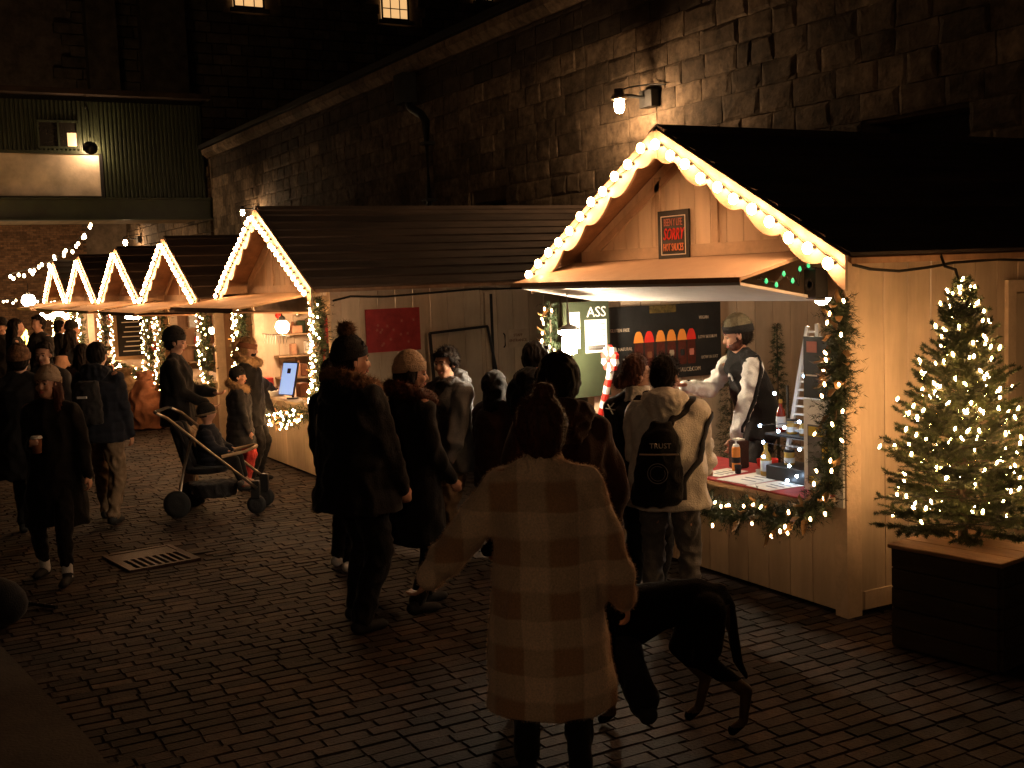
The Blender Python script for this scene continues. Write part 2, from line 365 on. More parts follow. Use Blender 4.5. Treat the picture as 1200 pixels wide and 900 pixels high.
# ---- the long stone building beside the lane
YW = -9.0
wall = thing('stone_warehouse', 'long stone warehouse wall running behind the stalls', 'building', (0, YW, 0))
OPEN = [(7.4, 8.72, 2.35, 3.62), (16.3, 17.5, 2.5, 3.46)]
back = MB()
xs = [-14, 7.4, 8.72, 16.3, 17.5, 34]
for i in range(5):
    if i in (1, 3):
        o = OPEN[i // 2]; back.box(xs[i], xs[i + 1], YW - .4, YW - .05, 0, o[2]); back.box(xs[i], xs[i + 1], YW - .4, YW - .05, o[3], 6.05)
        MB().box(xs[i], xs[i + 1], YW - .55, YW - .401, o[2], o[3]).build('dark_panel', 'black', wall, world=True)  # black panel paints in the dark depth of the wall opening
    else: back.box(xs[i], xs[i + 1], YW - .4, YW - .012, 0, 6.05)
back.build('wall_core', 'mortar', wall, world=True)
blocks = []
z = .0; row = 0
while z < 5.98:
    h = rnd.uniform(.24, .31);
    if z + h > 5.98: h = 5.98 - z + .001
    x = -1 + rnd.uniform(-.4, 0)
    while x < 34:
        w = rnd.uniform(.34, .72)
        if rnd.random() < .16: w *= .55
        if x + w > 34: w = 34 - x
        hit = any(x < o[1] and x + w > o[0] and z < o[3] - .02 and z + h > o[2] + .02 for o in OPEN)
        if hit:
            for o in OPEN:
                if x < o[0] < x + w: w = o[0] - x; hit = w < .12
                elif x < o[1] < x + w and x >= o[0]: x0 = x; x = o[1]; w = x0 + w - x; hit = w < .12
                if not hit: break
        if not hit:
            dark_row = 5.42 < z + h / 2  # top courses below the cornice take the darker stone colour
            p = project((x + w / 2, YW, z + h / 2))
            a = 0
            if p and -20 < p[0] < 1220 and -20 < p[1]:
                low = 3.1 if x > 8.2 else 3.2
                if z + h > low - 0.25 * (x > 9): a = w * h * abs(YW) / p[2] ** 3
            blocks.append((a, x, w, z, h, dark_row))
        x += max(w, .05)
    z += h; row += 1
blocks.sort(key=lambda b: -b[0])
def block_geo(mb, x, w, z, h, seed):
    r = random.Random(seed); j = .0035
    x0, x1, z0, z1 = x + j + r.uniform(0, .006), x + w - j - r.uniform(0, .006), z + j, z + h - j - r.uniform(0, .004)
    pr = r.uniform(.0, .016)
    nx, nz = 4, 3; v = []; f = []
    for b in range(nz + 1):
        for a in range(nx + 1):
            u, t = a / nx, b / nz; edge = a in (0, nx) or b in (0, nz)
            y = YW + .003 if edge else YW + .005 + pr * .8 + r.uniform(-.005, .008)
            jx = 0 if a in (0, nx) else r.uniform(-.03, .03); jz = 0 if b in (0, nz) else r.uniform(-.014, .014)
            if a in (1, nx - 1) and not edge: jx += (-1 if a == 1 else 1) * (w / nx * .6)
            if b in (1, nz - 1) and not edge: jz += (-1 if b == 1 else 1) * (h / nz * .55)
            v.append((x0 + (x1 - x0) * u + jx + (r.uniform(-.010, .010) if edge else 0), y, z0 + (z1 - z0) * t + jz + (r.uniform(-.006, .006) if edge else 0)))
    W_ = nx + 1
    for b in range(nz):
        for a in range(nx): f.append((b * W_ + a + 1, b * W_ + a, (b + 1) * W_ + a, (b + 1) * W_ + a + 1))
    n = len(v); v += [(x0, YW - .06, z0), (x1, YW - .06, z0), (x1, YW - .06, z1), (x0, YW - .06, z1)]
    B = [a for a in range(W_)]; T = [nz * W_ + a for a in range(W_)]; Lf = [b * W_ for b in range(nz + 1)]; Rt = [b * W_ + nx for b in range(nz + 1)]
    f += [tuple(B + [n + 1, n]), tuple(T[::-1] + [n + 3, n + 2]), tuple(Lf[::-1] + [n, n + 3]), tuple(Rt + [n + 2, n + 1])]
    mb.add(v, f)
for i, b in enumerate(blocks[:300]):
    mb = MB(); block_geo(mb, b[1], b[2], b[3], b[4], i); mb.build('stone_block', 'stone_dark' if b[5] else 'stone', wall, world=True)
mb = MB(); ms = MB()
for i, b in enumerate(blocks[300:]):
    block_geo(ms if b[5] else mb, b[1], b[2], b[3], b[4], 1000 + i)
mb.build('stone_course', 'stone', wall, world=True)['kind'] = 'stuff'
ms.build('dark_course', 'stone_dark', wall, world=True)['kind'] = 'stuff'
# end return of the wall
e = MB(); e.box(33.9, 34.0, -14, YW - .06, 0, 6.05); e.build('end_wall', 'stone', wall, world=True)
# cornice stones and gutter
x = 2.
while x < 34.2:
    w = rnd.uniform(.8, 1.2); x1 = min(x + w, 34.25)
    c = MB(); c.prism([(x + .006, YW - .1, 5.99), (x + .006, YW + .05, 5.99), (x + .006, YW + .17, 6.10), (x + .006, YW + .19, 6.22), (x + .006, YW - .1, 6.24)], (x1 - x - .012, 0, 0))
    c.build('cornice_stone', 'stone', wall, world=True); x = x1
    if x > 34.2: break
MB().box(2, 34.35, YW + .10, YW + .26, 6.245, 6.36).build('gutter', 'black', wall, world=True)
rf = MB(); rf.add([(0, YW + .15, 6.37), (34.4, YW + .15, 6.37), (34.4, -15.5, 9.3), (0, -15.5, 9.3), (0, YW + .15, 6.30), (34.4, YW + .15, 6.30), (34.4, -15.5, 9.2), (0, -15.5, 9.2)], [(0, 1, 2, 3), (7, 6, 5, 4), (1, 5, 6, 2), (0, 4, 5, 1)])
rf.build('roof', 'roofd', wall, world=True)
# downpipe
dp = thing('downpipe', 'black iron downpipe fixed to the stone wall between the two big stall roofs', 'pipe', (19, YW, 0))
MB().box(19.45, 19.85, YW + .03, YW + .30, 5.42, 5.95).build('hopper', 'black', dp, world=True)
MB().tube([(19.6, YW + .16, 5.5), (19.45, YW + .16, 5.32), (19.05, YW + .14, 5.15), (18.92, YW + .12, 5.02), (18.92, YW + .12, 3.4), (18.92, YW + .12, .1)], .075, 10).build('pipe', 'black', dp, world=True, smooth=True)
for zz in (4.6, 3.6): MB().box(18.81, 19.03, YW + .0, YW + .21, zz, zz + .05).build('bracket', 'black', dp, world=True)

# ---- continuing wall beyond the bridge, lower building across the end
fw = thing('far_stone_wall', 'low warm-lit stone wall seen under the green bridge', 'wall', (45, -9, 0))
MB().box(34.4, 62, -9.6, -9.1, 0, 6.2).build('wall_core', 'mortar', fw, world=True)
mb = MB(); z = 2.6
while z < 5.6:
    h = .32; x = 34.5
    while x < 61:
        w = rnd.uniform(.4, .9); mb.bevbox(x + .012, x + w - .012, -9.12, -9.03 + rnd.uniform(-.01, .02), z + .012, z + h - .012, .012); x += w
    z += h
mb.build('stone_course', 'stone', fw, world=True)['kind'] = 'stuff'
K['brick'] = mat('brick', (.28, .15, .08), .85, .25, 12, .5, 50, island=.4)
fb = thing('brick_building', 'brown brick building closing the lane behind the string lights', 'building', (46, -2, 0))
MB().box(44.05, 44.6, -7.0, 9, 0, 7).build('wall_core', 'mortar', fb, world=True)
mb = MB(); z = .6; k = 0
while z < 4.6:
    y = -7 + (k % 2) * .11
    while y < 2:
        mb.add([(44.05, y + .005, z + .005), (44.05, y + .215, z + .005), (44.05, y + .215, z + .07), (44.05, y + .005, z + .07), (44.03, y + .009, z + .009), (44.03, y + .211, z + .009), (44.03, y + .211, z + .066), (44.03, y + .009, z + .066)], [(7, 6, 5, 4), (0, 4, 5, 1), (1, 5, 6, 2), (2, 6, 7, 3), (3, 7, 4, 0)]); y += .22
    z += .075; k += 1
mb.build('brick_course', 'brick', fb, world=True)['kind'] = 'stuff'

# ---- tower block behind
K['towerstone'] = mat('tower_stone', (.085, .062, .04), .95, .35, 2.5, .8, 12, island=.35)
K['winlit'] = emat('lit_window', (1, .56, .22), .9)
TX = 47
tw = thing('mill_tower', 'tall dark stone mill building with small lit windows high up', 'building', (TX, -20, 0))
MB().box(TX + .2, TX + 9, -60, 30, 0, 26).build('wall_core', 'mortar', tw, world=True)
mb = MB(); z = 6.5; wins = [(-15.05, -13.75, 13.45, 15.2), (-21.5, -20.2, 13.45, 15.4), (-25.7, -24.8, 14.6, 16)]
while z < 18:
    h = .42; y = -40
    while y < -7.7:
        w = rnd.uniform(.5, 1.1)
        if not any(y < b + .1 and y + w > a - .1 and z < d and z + h > c for a, b, c, d in wins):
            o = .05 + rnd.uniform(-.02, .03); mb.bevbox(TX - o, TX + .21, y + .02, y + w - .02, z + .02, z + h - .02, .02)
        y += w
    z += h
mb.build('stone_course', 'towerstone', tw, world=True)['kind'] = 'stuff'
for y0, y1 in ((-9.0, -7.9), (-11.6, -9.9)):
    MB().box(TX - .7, TX + .1, y0, y1, 6, 22).build('buttress', 'towerstone', tw, world=True)
for a, b, c, d in wins:
    w = MB(); w.box(TX + .02, TX + .06, a, b, c, c + .09); w.box(TX + .02, TX + .06, a, b, d - .09, d); w.box(TX + .02, TX + .06, a, a + .08, c, d); w.box(TX + .02, TX + .06, b - .08, b, c, d)
    for q in (1, 2): w.box(TX + .03, TX + .05, a + (b - a) * q / 3 - .02, a + (b - a) * q / 3 + .02, c, d)
    for q in (1, 2, 3): w.box(TX + .03, TX + .05, a, b, c + (d - c) * q / 4 - .02, c + (d - c) * q / 4 + .02)
    fr = w.build('window', 'black', tw, world=True)
    MB().box(TX + .08, TX + .1, a, b, c, d).build('pane', 'winlit', fr, world=True)
    MB().box(TX - .16, TX + .02, a - .15, b + .15, c - .16, c - .02).build('sill', 'towerstone', fr, world=True)

# ---- corrugated green bridge
BX = 34.6
br = thing('covered_footbridge', 'dark green corrugated metal footbridge crossing above the lane', 'bridge', (BX, -3, 4))
MB().box(BX + .12, BX + 3, -9.0, 9, 4.85, 7.7).build('bridge_core', 'black', br, world=True)
y = -8.95
for y_ in range(0): pass
prof = []
yy = -8.95; v = []; n = 0
cor = MB(); pts = []
while yy < -6.02:
    for dy, dx in ((0, 0), (.022, -.05), (.068, -.05), (.09, 0)): pts.append((BX + dx, yy + dy))
    yy += .115
v = [(p[0], p[1], z) for z in (4.86, 7.55) for p in pts]; n = len(pts)
cor.add(v, [(i + 1, i, n + i, n + i + 1) for i in range(n - 1)]); cor.build('corrugated_cladding', 'green', br, world=True)
pts = []; yy = -6.02
while yy < 9:
    for dy, dx in ((0, 0), (.022, -.05), (.068, -.05), (.09, 0)): pts.append((BX + dx, yy + dy))
    yy += .115
cor = MB(); v = [(p[0], p[1], z) for z in (6.12, 7.55) for p in pts]; n = len(pts)
cor.add(v, [(i + 1, i, n + i, n + i + 1) for i in range(n - 1)]); cor.build('upper_cladding', 'green', br, world=True)
MB().box(BX - .03, BX + .1, -6.0, 9, 4.92, 6.10).build('render_panel', 'panel', br, world=True)
MB().box(BX - .07, BX + .02, -6.06, 9, 6.08, 6.17).build('panel_rail', 'green', br, world=True)
MB().box(BX - .07, BX + .02, -6.08, -5.99, 4.88, 6.10).build('panel_stile', 'black', br, world=True)
b = MB(); b.box(BX - .12, BX - .02, -9.3, 9, 4.28, 4.80); b.box(BX - .30, BX + .1, -9.3, 9, 4.80, 4.86); b.box(BX - .30, BX + .1, -9.3, 9, 4.24, 4.28)
b.build('girder', 'green', br, world=True)
MB().box(BX - .1, BX + 3, -9.0, 9, 4.30, 4.50).build('underside', 'board', br, world=True)
MB().box(BX - .35, BX + 3.2, -9.2, 9, 7.7, 7.85).build('roof', 'roofd', br, world=True)
K['blind'] = emat('lit_blind', (1, .72, .42), .55)
K['darkglass'] = mat('dark_glass', (.02, .018, .015), .1, .1, 5, 0, spec=.6)
w = MB(); 
for a in ((-5.50, -5.44), (-4.98, -4.93), (-4.45, -4.40)): w.box(BX - .09, BX - .03, a[0], a[1], 6.28, 6.96)
w.box(BX - .09, BX - .03, -5.5, -4.4, 6.22, 6.28); w.box(BX - .09, BX - .03, -5.5, -4.4, 6.94, 7.0)
wf = w.build('window', 'green', br, world=True)
MB().box(BX - .065, BX - .058, -5.44, -4.45, 6.28, 6.94).build('pane', 'darkglass', wf, world=True)
MB().box(BX - .075, BX - .068, -5.43, -5.18, 6.29, 6.66).build('blind', 'blind', wf, world=True)
# gooseneck lamp on the bridge
gl = thing('gooseneck_lamp', 'round black shade lamp hanging against the pale bridge panel', 'lamp', (BX - .5, -5.72, 6.2))
MB().tube([(BX - .02, -5.72, 7.35), (BX - .25, -5.72, 7.4), (BX - .45, -5.72, 7.2), (BX - .48, -5.72, 6.5)], .025, 6).build('arm', 'black', gl, world=True)
MB().lathe([(.03, .16), (.07, .14), (.10, .05), (.20, 0), (.19, -.015), (.03, .0)], (BX - .40, -5.72, 6.22), 18, axis=(-.95, 0, .3)).build('shade', 'black', gl, world=True, smooth=True)
MB().ball((BX - .27, -5.745, 6.235), .05, 8, 6).build('bulb', 'lampg', gl, world=True, smooth=True)
# ceiling lamps under the bridge
for (x, y, z, r_) in ((38.2, -4.25, 4.44, .13), (38.5, -5.7, 4.42, .06)):
    t_ = thing('ceiling_lamp', 'wide glowing lamp under the bridge, leftmost' if r_ > .1 else 'small round lamp under the bridge, right of the wide one', 'lamp', (x, y, z))
    MB().lathe([(r_ * 1.3, .06), (r_ * 1.4, .02), (r_, 0)], (0, 0, 0), 14).build('housing', 'black', t_)
    MB().ball((0, 0, -.02), r_, 12, 6, (1.6, 1.6, .5)).build('diffuser', 'lampb', t_, smooth=True)
    MB().tube([(0, 0, .06), (0, 0, .3)], .01, 5).build('stem', 'black', t_)
# fire sprinkler pipe below bridge, wall lamps
def wall_lamp(x, z, label, y=YW, s=1., m='lampb', rz=0):
    t_ = thing('wall_lamp', label, 'wall lamp', (x, y, z), rz, 'industrial lamps along the stone wall', s)
    MB().bevbox(-.16, .10, .0, .14, -.12, .10).build('back_box', 'black', t_)
    MB().tube([(0, .1, .0), (0, .32, .02), (0, .52, .02)], .022, 8).build('arm', 'black', t_, smooth=True)
    MB().tube([(-.35, .05, .12), (-.1, .1, .16), (0, .35, .13), (.02, .5, .08)], .010, 6).build('conduit', 'black', t_, smooth=True)
    MB().lathe([(.0, .10), (.06, .10), (.065, .03), (.10, .01), (.105, -.03), (.05, -.035)], (0, .52, .0), 16).build('cap', 'alu', t_, smooth=True)
    MB().lathe([(.045, -.03), (.062, -.07), (.062, -.14), (.045, -.19), (.01, -.205)], (0, .52, .0), 14).build('glass_bulb', m, t_, smooth=True)
    return t_
wall_lamp(12.3, 4.42, 'industrial wall lamp glowing above the big stall gable')
ow = thing('opposite_warehouse', 'opposite warehouse wall behind the viewpoint', 'building', (-6, 4.5, 0)); MB().box(-14, -1, 4.2, 4.6, 0, 6).build('wall_core', 'stone', ow, world=True)
wall_lamp(-4.8, 4.5, 'added wall lamp behind the viewpoint, lighting the plaid coat', y=4.2, m='lamp_added', rz=math.pi)  # unseen lamp, added to light the plaid coat from behind

wall_lamp(29.6, 4.20, 'wall lamp glowing behind the tall lit gable of the second stall', s=.8)
wall_lamp(44.6, 4.12, 'far wall lamp seen above the third lit gable under the bridge', y=-9.03, s=1.1)
wall_lamp(52.1, 4.05, 'smallest wall lamp, deepest under the bridge', y=-9.03, s=1.1)
# ================================================================== STALLS
HW = 1.46
def scallop_board(side, z0, rise, run, y0, y1, per, wob):
    """barge board: straight top edge along the roof slope, waved lower edge; side=-1/+1"""
    n = 60; top = []; bot = []; sl = rise / run
    for i in range(n + 1):
        x = run * i / n; zt = z0 - sl * x
        d = .125 + wob * abs(math.sin(math.pi * (x + per * .35) / per)) ** .8
        if x < .10: d = .20
        if x > run - .12: d = min(d, .22)
        top.append((side * x, zt)); bot.append((side * x, zt - d))
    mb = MB(); v = []; f = []
    for y in (y0, y1): v += [(p[0], y, p[1]) for p in top] + [(p[0], y, p[1]) for p in bot]
    N = n + 1
    for i in range(n):
        f.append((i, i + 1, N + i + 1, N + i)); f.append((2 * N + i + 1, 2 * N + i, 3 * N + i, 3 * N + i + 1))
        f.append((i + 1, i, 2 * N + i, 2 * N + i + 1)); f.append((N + i, N + i + 1, 3 * N + i + 1, 3 * N + i))
    f += [(0, N, 3 * N, 2 * N), (N - 1, 3 * N - 1, 4 * N - 1, 2 * N - 1)]
    mb.add(v, f); return mb
def make_stall(label, loc, apex=3.20, eave=2.26, D=3.75, pw=.21, roofmat='rooft', ncourse=9, aw=(2.30, 2.15, .60, 2.0, 2.12), counter=.76, near=True, group=None, over=.33, plank='plank'):
    t = thing('market_stall', label, 'market stall', loc, 0, group)
    run = HW + over; rise = apex - eave; sl = rise / run
    zr = lambda x: apex - sl * abs(x)      # roof top surface
    wt = zr(HW) - .05
    # side walls of upright planks
    for s in (-1, 1):
        y = -.12; k = 0
        while y > -D:
            w = min(pw, y + D)
            MB().bevbox(min(s * HW, s * (HW - .02)), max(s * HW, s * (HW - .02)), y - w + .004, y - .004, .03, wt - .08, .004).build('wall_plank', plank, t); y -= w
        MB().box(min(s * (HW + .015), s * (HW - .03)), max(s * (HW + .015), s * (HW - .03)), -D, .0, wt - .11, wt + .01).build('frieze_board', 'trim', t)
        MB().box(min(s * (HW + .02), s * (HW + .002)), max(s * (HW + .02), s * (HW + .002)), -D, -.13, .04, .155).build('skirting', 'trim', t)
        MB().box(min(s * HW, s * (HW - .10)) - (.004 if s < 0 else 0), max(s * HW, s * (HW - .10)) + (.004 if s > 0 else 0), -.12, .004, 0, wt - .02).build('corner_post', 'trim', t)
    MB().box(-HW + .03, HW - .03, -D + .02, -D + .04, .02, apex - .5).build('back_wall', plank, t)
    MB().box(-HW + .03, HW - .03, -D + .04, -.05, .02, .10).build('floor', 'plank2', t)
    x = -HW + .105
    while x < HW - .11:
        w = min(pw, HW - .105 - x)
        MB().bevbox(x + .004, x + w - .004, -.03, -.01, .03, counter - .05, .004).build('front_plank', plank, t); x += w
    c = MB(); c.bevbox(-HW + .06, HW - .10, -.42, .22, counter - .035, counter, .008); c.build('counter', 'trim', t)
    for bx in (-HW + .32, 0, HW - .35):
        m = MB(); m.beam((bx, .0, counter - .26), (bx, .19, counter - .06), .035, .03, (1, 0, 0)); m.beam((bx, .005, counter - .05), (bx, .2, counter - .05), .035, .03); m.build('counter_bracket', 'trim', t)
    # gable
    m = MB(); m.box(-HW + .1, HW - .1, -.06, -.01, aw[3] + .0, aw[0] - .05); m.build('lintel', 'trim', t)
    x = -HW + .02; zb = aw[0]
    while x < HW - .02:
        w = min(pw * .82, HW - .02 - x); a, b = x + .003, x + w - .003
        za, zb_ = zr(a) - .07, zr(b) - .07
        poly = [(a, .0, zb), (b, .0, zb)] + ([(b, .0, zb_)] if zb_ > zb + .005 else []) + ([(0, .0, zr(0) - .07)] if a < 0 < b else []) + ([(a, .0, za)] if za > zb + .005 else [])
        if len(poly) > 2: MB().prism(poly, (0, .035, 0)).build('gable_plank', 'gable' if near else plank, t)
        x += w
    MB().box(-HW + .05, HW - .05, .036, .056, aw[0], aw[0] + .085).build('gable_rail', 'trim', t)
    for bx in (-.30, .36): MB().box(bx - .03, bx + .03, .036, .052, aw[0] + .087, zr(bx) - .12).build('gable_batten', 'trim', t)
    for s in (-1, 1):
        m = MB(); a = Vector((s * .02, .036, apex - .17)); b = Vector((s * (HW - .12), .036, zr(HW - .12) - .15)); dz = .065
        m.prism([a, b, b - Vector((0, 0, dz)), a - Vector((0, 0, dz))], (0, .016, 0)); m.build('gable_rake', 'trim', t)
    # roof: sarking, lapped courses
    for s in (-1, 1):
        m = MB(); m.prism([(0, .275, apex - .055), (s * run, .275, eave - .055), (s * run, .275, eave - .02), (0, .275, apex - .02)], (0, -D - .45, 0)); m.build('roof_sheathing', 'plank2', t)
        for k in range(6):   # rafters seen from below at the front overhang
            pass
        for k in range(ncourse):
            u0, u1 = k / ncourse, (k + 1) / ncourse
            a = Vector((s * run * u0, 0, apex - rise * u0)); b = Vector((s * (run * u1 + .02), 0, apex - rise * u1 - .01))
            j = rnd.uniform(-.003, .003)
            m = MB(); m.prism([a + Vector((0, .30, -.018)), b + Vector((0, .30, -.0 + j)), b + Vector((0, .30, .020 + j)), a + Vector((0, .30, -.002))], (0, -D - .5, 0)); m.build('roof_course', roofmat, t)
    m = MB(); m.prism([(-.09, .31, apex - .045), (0, .31, apex + .005), (.09, .31, apex - .045), (.09, .31, apex - .02), (0, .31, apex + .025), (-.09, .31, apex - .02)], (0, -D - .52, 0)); m.build('ridge_cap', roofmat, t)
    for s in (-1, 1):
        scallop_board(s, apex - .005, rise, run, .305, .325, .345, .078 if near else .09).build('barge_board', 'barge', t)
    MB().box(-.03, .03, .326, .345, apex - .215, apex - .03).build('apex_block', 'barge', t)
    # awning: upper flap and hinged shutter below
    zt, zf, dep, zs, zsf = aw
    wx = HW - .20
    f = MB(); f.prism([(-wx, .04, zt - .02), (-wx, .04, zt), (-wx, .04 + dep, zf), (-wx, .04 + dep, zf - .02)], (wx * 2 + .30, 0, 0)); a = f.build('awning', 'board' if not near else 'barge', t)
    f = MB(); f.box(-wx, wx + .3, .04 + dep, .05 + dep, zf - .03, zf + .002); f.build('edge_strip', 'plank2', a)
    f = MB(); f.prism([(-wx - .04, .0, zs - .018), (-wx - .04, .0, zs), (-wx - .0, .045 + dep, zsf), (-wx - .0, .045 + dep, zsf - .018)], (wx * 2 + .12, 0, 0)); f.build('shutter', 'soffit' if near else 'plank2', t)
    return t, dict(apex=apex, sl=sl, run=run, rise=rise)
def bulb_string(name, label, loc, info, n=12, y=.345, m='bulb', r=.021, group=None):
    t = thing(name, label, 'string lights', loc, 0, group)
    sphere = MB().ball((0, 0, 0), r, 8, 6, (1, .9, 1.15)).mesh('bulb', m, True)
    base = MB().lathe([(.010, .022), (.012, -.018), (.006, -.022)], (0, 0, 0), 7, axis=(0, 1, 0)).mesh('socket', 'wire')
    for s in (-1, 1):
        pts = []
        for k in range(n):
            x = s * (info['run'] * (k + .55) / n); z = info['apex'] - info['sl'] * abs(x) - .085 + rnd.uniform(-.012, .012)
            link('socket', base, t, loc=(x, y - .012, z))
            link('bulb', sphere, t, loc=(x + rnd.uniform(-.006, .006), y + .040, z + rnd.uniform(-.006, .006)))
            pts += [(x, y - .005, z + .02), (x + s * info['run'] / n * .5, y - .008, z - info['sl'] * info['run'] / n * .5 + .004)]
        MB().tube(pts, .004, 4).build('cable', 'wire', t)
    return t
AW_FAR = (2.12, 1.98, .95, 1.90, 1.95)
MAIN = (6.64, -5.19, 0)
main, mi = make_stall('large cream hot sauce stall with scalloped lit gable and dark roof', MAIN, roofmat='roofd')
bulb_string('gable_lights', 'large warm bulbs along the scalloped gable of the hot sauce stall', MAIN, mi, n=11, r=.031)
S5 = (13.18, -4.29, 0)
st5, i5 = make_stall('second stall with tall narrow lit gable and a tablet on its counter', S5, apex=3.10, eave=2.17, D=4.6, aw=AW_FAR, counter=.90, near=False, ncourse=10, plank='plank')
bulb_string('gable_lights', 'dense bulbs outlining the tall gable of the second stall', S5, i5, n=17, r=.024)
S4 = (17.66, -4.22, 0)
st4, i4 = make_stall('third stall from the front with lit gable and garlanded posts', S4, apex=2.98, eave=2.08, D=4.6, aw=(2.03, 1.90, 1.0, 1.84, 1.87), counter=.9, near=False, ncourse=6, plank='plank2', pw=.30)
bs4 = bulb_string('gable_lights', 'bulbs outlining the gable of the third stall', S4, i4, n=15, r=.026)
for x_, lab in ((21.5, 'fourth stall along the row, lit gable beside the menu board'), (25.65, 'fifth stall along the row, narrow lit gable'), (29.45, 'farthest stall in the row with the smallest lit gable')):
    c = copy_tree(st4); c.location.x = x_; c['label'] = lab
    b = copy_tree(bs4); b.location.x = x_; b['label'] = 'bulbs outlining the gable of the ' + lab.split(' stall')[0] + ' stall'

# ---- main stall details ------------------------------------------------
def local(p, base): return (p[0] - base[0], p[1] - base[1], p[2] - base[2])
# cloth and papers on the counter
ct = MB().bevbox(5.26, 7.98, -5.60, -4.955, .762, .775, .004).build('counter_cloth', 'red', None)
tag(ct, 'red cloth covering the hot sauce stall counter', 'table cloth')
for (x, y, rz, w, h, lab) in ((6.02, -5.18, 4, .30, .42, 'large white price sheet lying on the red counter cloth'), (5.72, -5.12, -3, .24, .34, 'white price sheet at the right end of the red cloth'), (6.33, -5.16, 8, .2, .3, 'white sheet on the red cloth nearest the squeeze bottle')):
    p = thing('price_sheet', lab, 'paper', (x, y, .777), R(rz)); MB().box(-w / 2, w / 2, -h / 2, h / 2, 0, .002).build('sheet', 'paper', p)
    for q in range(4): MB().box(-w * .35, w * (.1 + .06 * (q % 3)), -h * .3 + q * h * .17, -h * .3 + q * h * .17 + .014, .0022, .0026).build('print_line', 'charcoal', p)
# poster on the gable
po = thing('gable_poster', 'black framed poster with red script centred on the cream gable', 'poster', (6.79, -5.133, 2.46), R(1.5))
MB().box(-.178, .178, 0, .012, -.175, .18).build('board', 'black', po)
b = MB(); b.box(-.14, .14, .012, .015, .135, .141); b.box(-.14, .14, .012, .015, -.141, -.135); b.box(-.14, -.134, .012, .015, -.141, .141); b.box(.134, .14, .012, .015, -.141, .141); b.build('border', 'paper', po)
K['printred'] = mat('print_red', (.65, .03, .02), .7, .1, 9, 0); K['printor'] = mat('print_orange', (.72, .25, .12), .7, .1, 9, 0); K['printw'] = mat('print_white', (.7, .62, .5), .7, .1, 9, 0); K['printpk'] = mat('print_pink', (.45, .16, .12), .7, .1, 9, 0)
text("BEEN Y LIFE", .075, 'lettering', 'printpk', po, (0, .014, .092), FRONTQ, sx=.54)
text('SORRY', .12, 'lettering', 'printred', po, (0, .014, .005), FRONTQ, sx=.62, shear=.3)
text('HOT SAUCES', .078, 'lettering', 'printor', po, (0, .014, -.088), FRONTQ, sx=.50)
K['yellow_dim'] = mat('print_gold', (.10, .07, .02), .6, .4, 30, 0)
# banner on the inside of the left wall
bn = thing('sauce_banner', 'black banner printed with six hot sauce bottles inside the stall', 'banner', (8.055, -5.94, 1.58))
K['printdim'] = mat('print_dim', (.34, .27, .20), .7, .1, 9, 0); K['bottlep'] = mat('print_bottle', (.075, .016, .010), .5, .2, 30, 0)
MB().box(-.004, .0, -.63, .63, -.30, .34).build('banner_cloth', 'black', bn)
MB().box(-.0065, -.0045, -.14, .14, .27, .34).build('gold_crest', 'yellow_dim', bn)
for k, (yy, m_) in enumerate(((.22, 'orange'), (.11, 'printred'), (-.01, 'orange'), (-.125, 'orange'), (-.24, 'orange'), (-.34, 'printred'))):
    yy += .04
    def disc(prof, m__, name, x=-.006):
        v = [(x, yy - a, z) for a, z in prof] + [(x, yy + a, z) for a, z in prof[::-1]]
        MB().add([(p[0], p[1], p[2]) for p in v], [tuple(range(len(v)))]).build(name, m__, bn)
    disc([(.016, .120), (.030, .105), (.044, .07), (.052, .025)], m_, 'printed_cap')
    disc([(.040, .025), (.044, -.02), (.044, -.17), (.036, -.185)], 'bottlep', 'printed_bottle')
    disc([(.022, -.055), (.026, -.08), (.022, -.11)], ('brownc', 'terracotta', 'brownc', 'printdim', 'charcoal', 'printpk')[k], 'printed_label', -.008)
for s_, y_, z_, sz in (('GLUTEN FREE', .45, .14, .040), ('ALL NATURAL', .43, -.02, .040), ('VEGAN', -.44, .21, .040), ('LOW SODIUM', -.48, .04, .040), ('LOW IN FAT', -.50, -.14, .040), ('HEARTBEATHOTSAUCE.COM', -.12, -.235, .052)):
    text(s_, sz, 'lettering', 'printdim', bn, (-.007, y_, z_), SIDEQ, sx=.8)
# left return: chalkboard and menu sheet
cb = thing('chalkboard_sign', 'green chalkboard with white lettering ASS and a pinned menu, left of the counter', 'sign', (7.97, -5.08, 1.62))
MB().box(-.02, .0, -.24, .20, -.42, .36).build('board', 'green', cb)
text('ASS', .12, 'lettering', 'white', cb, (-.024, -.115, .27), SIDEQ)
MB().box(-.026, -.021, -.21, .0, -.06, .21).build('menu_sheet', 'paper', cb)
for q in range(5): MB().box(-.0285, -.0265, -.19, -.03 - .02 * (q % 2), .17 - q * .05, .176 - q * .05).build('print_line', 'jeans', cb)
MB().box(-.0285, -.0265, -.19, -.02, -.04, .0).build('print_band', 'jeans', cb)
MB().box(-.028, -.021, .05, .16, -.02, .28).build('card', 'white', cb)
# clip lamp: blazing white
lp = thing('clip_lamp', 'blazing white clip lamp under the left end of the awning', 'lamp', (7.60, -4.71, 1.70))
MB().tube([(.05, -.02, .41), (.04, -.02, .2), (.0, 0, .10)], .012, 6).build('stem', 'white', lp)
MB().lathe([(.02, .12), (.05, .11), (.095, .085), (.09, .08), (.045, .10)], (0, 0, .0), 14).build('shade', 'white', lp, smooth=True)
K['clip'] = emat('clip_lamp_glow', (1, .80, .55), 440)
MB().ball((0, 0, .06), .085, 14, 8, (1, 1, .28)).build('reflector', 'clip', lp, smooth=True); MB().lathe([(.03, -.11), (.055, -.10), (.055, .02), (.03, .04)], (0, 0, 0), 14).build('bulb', 'clip', lp, smooth=True)
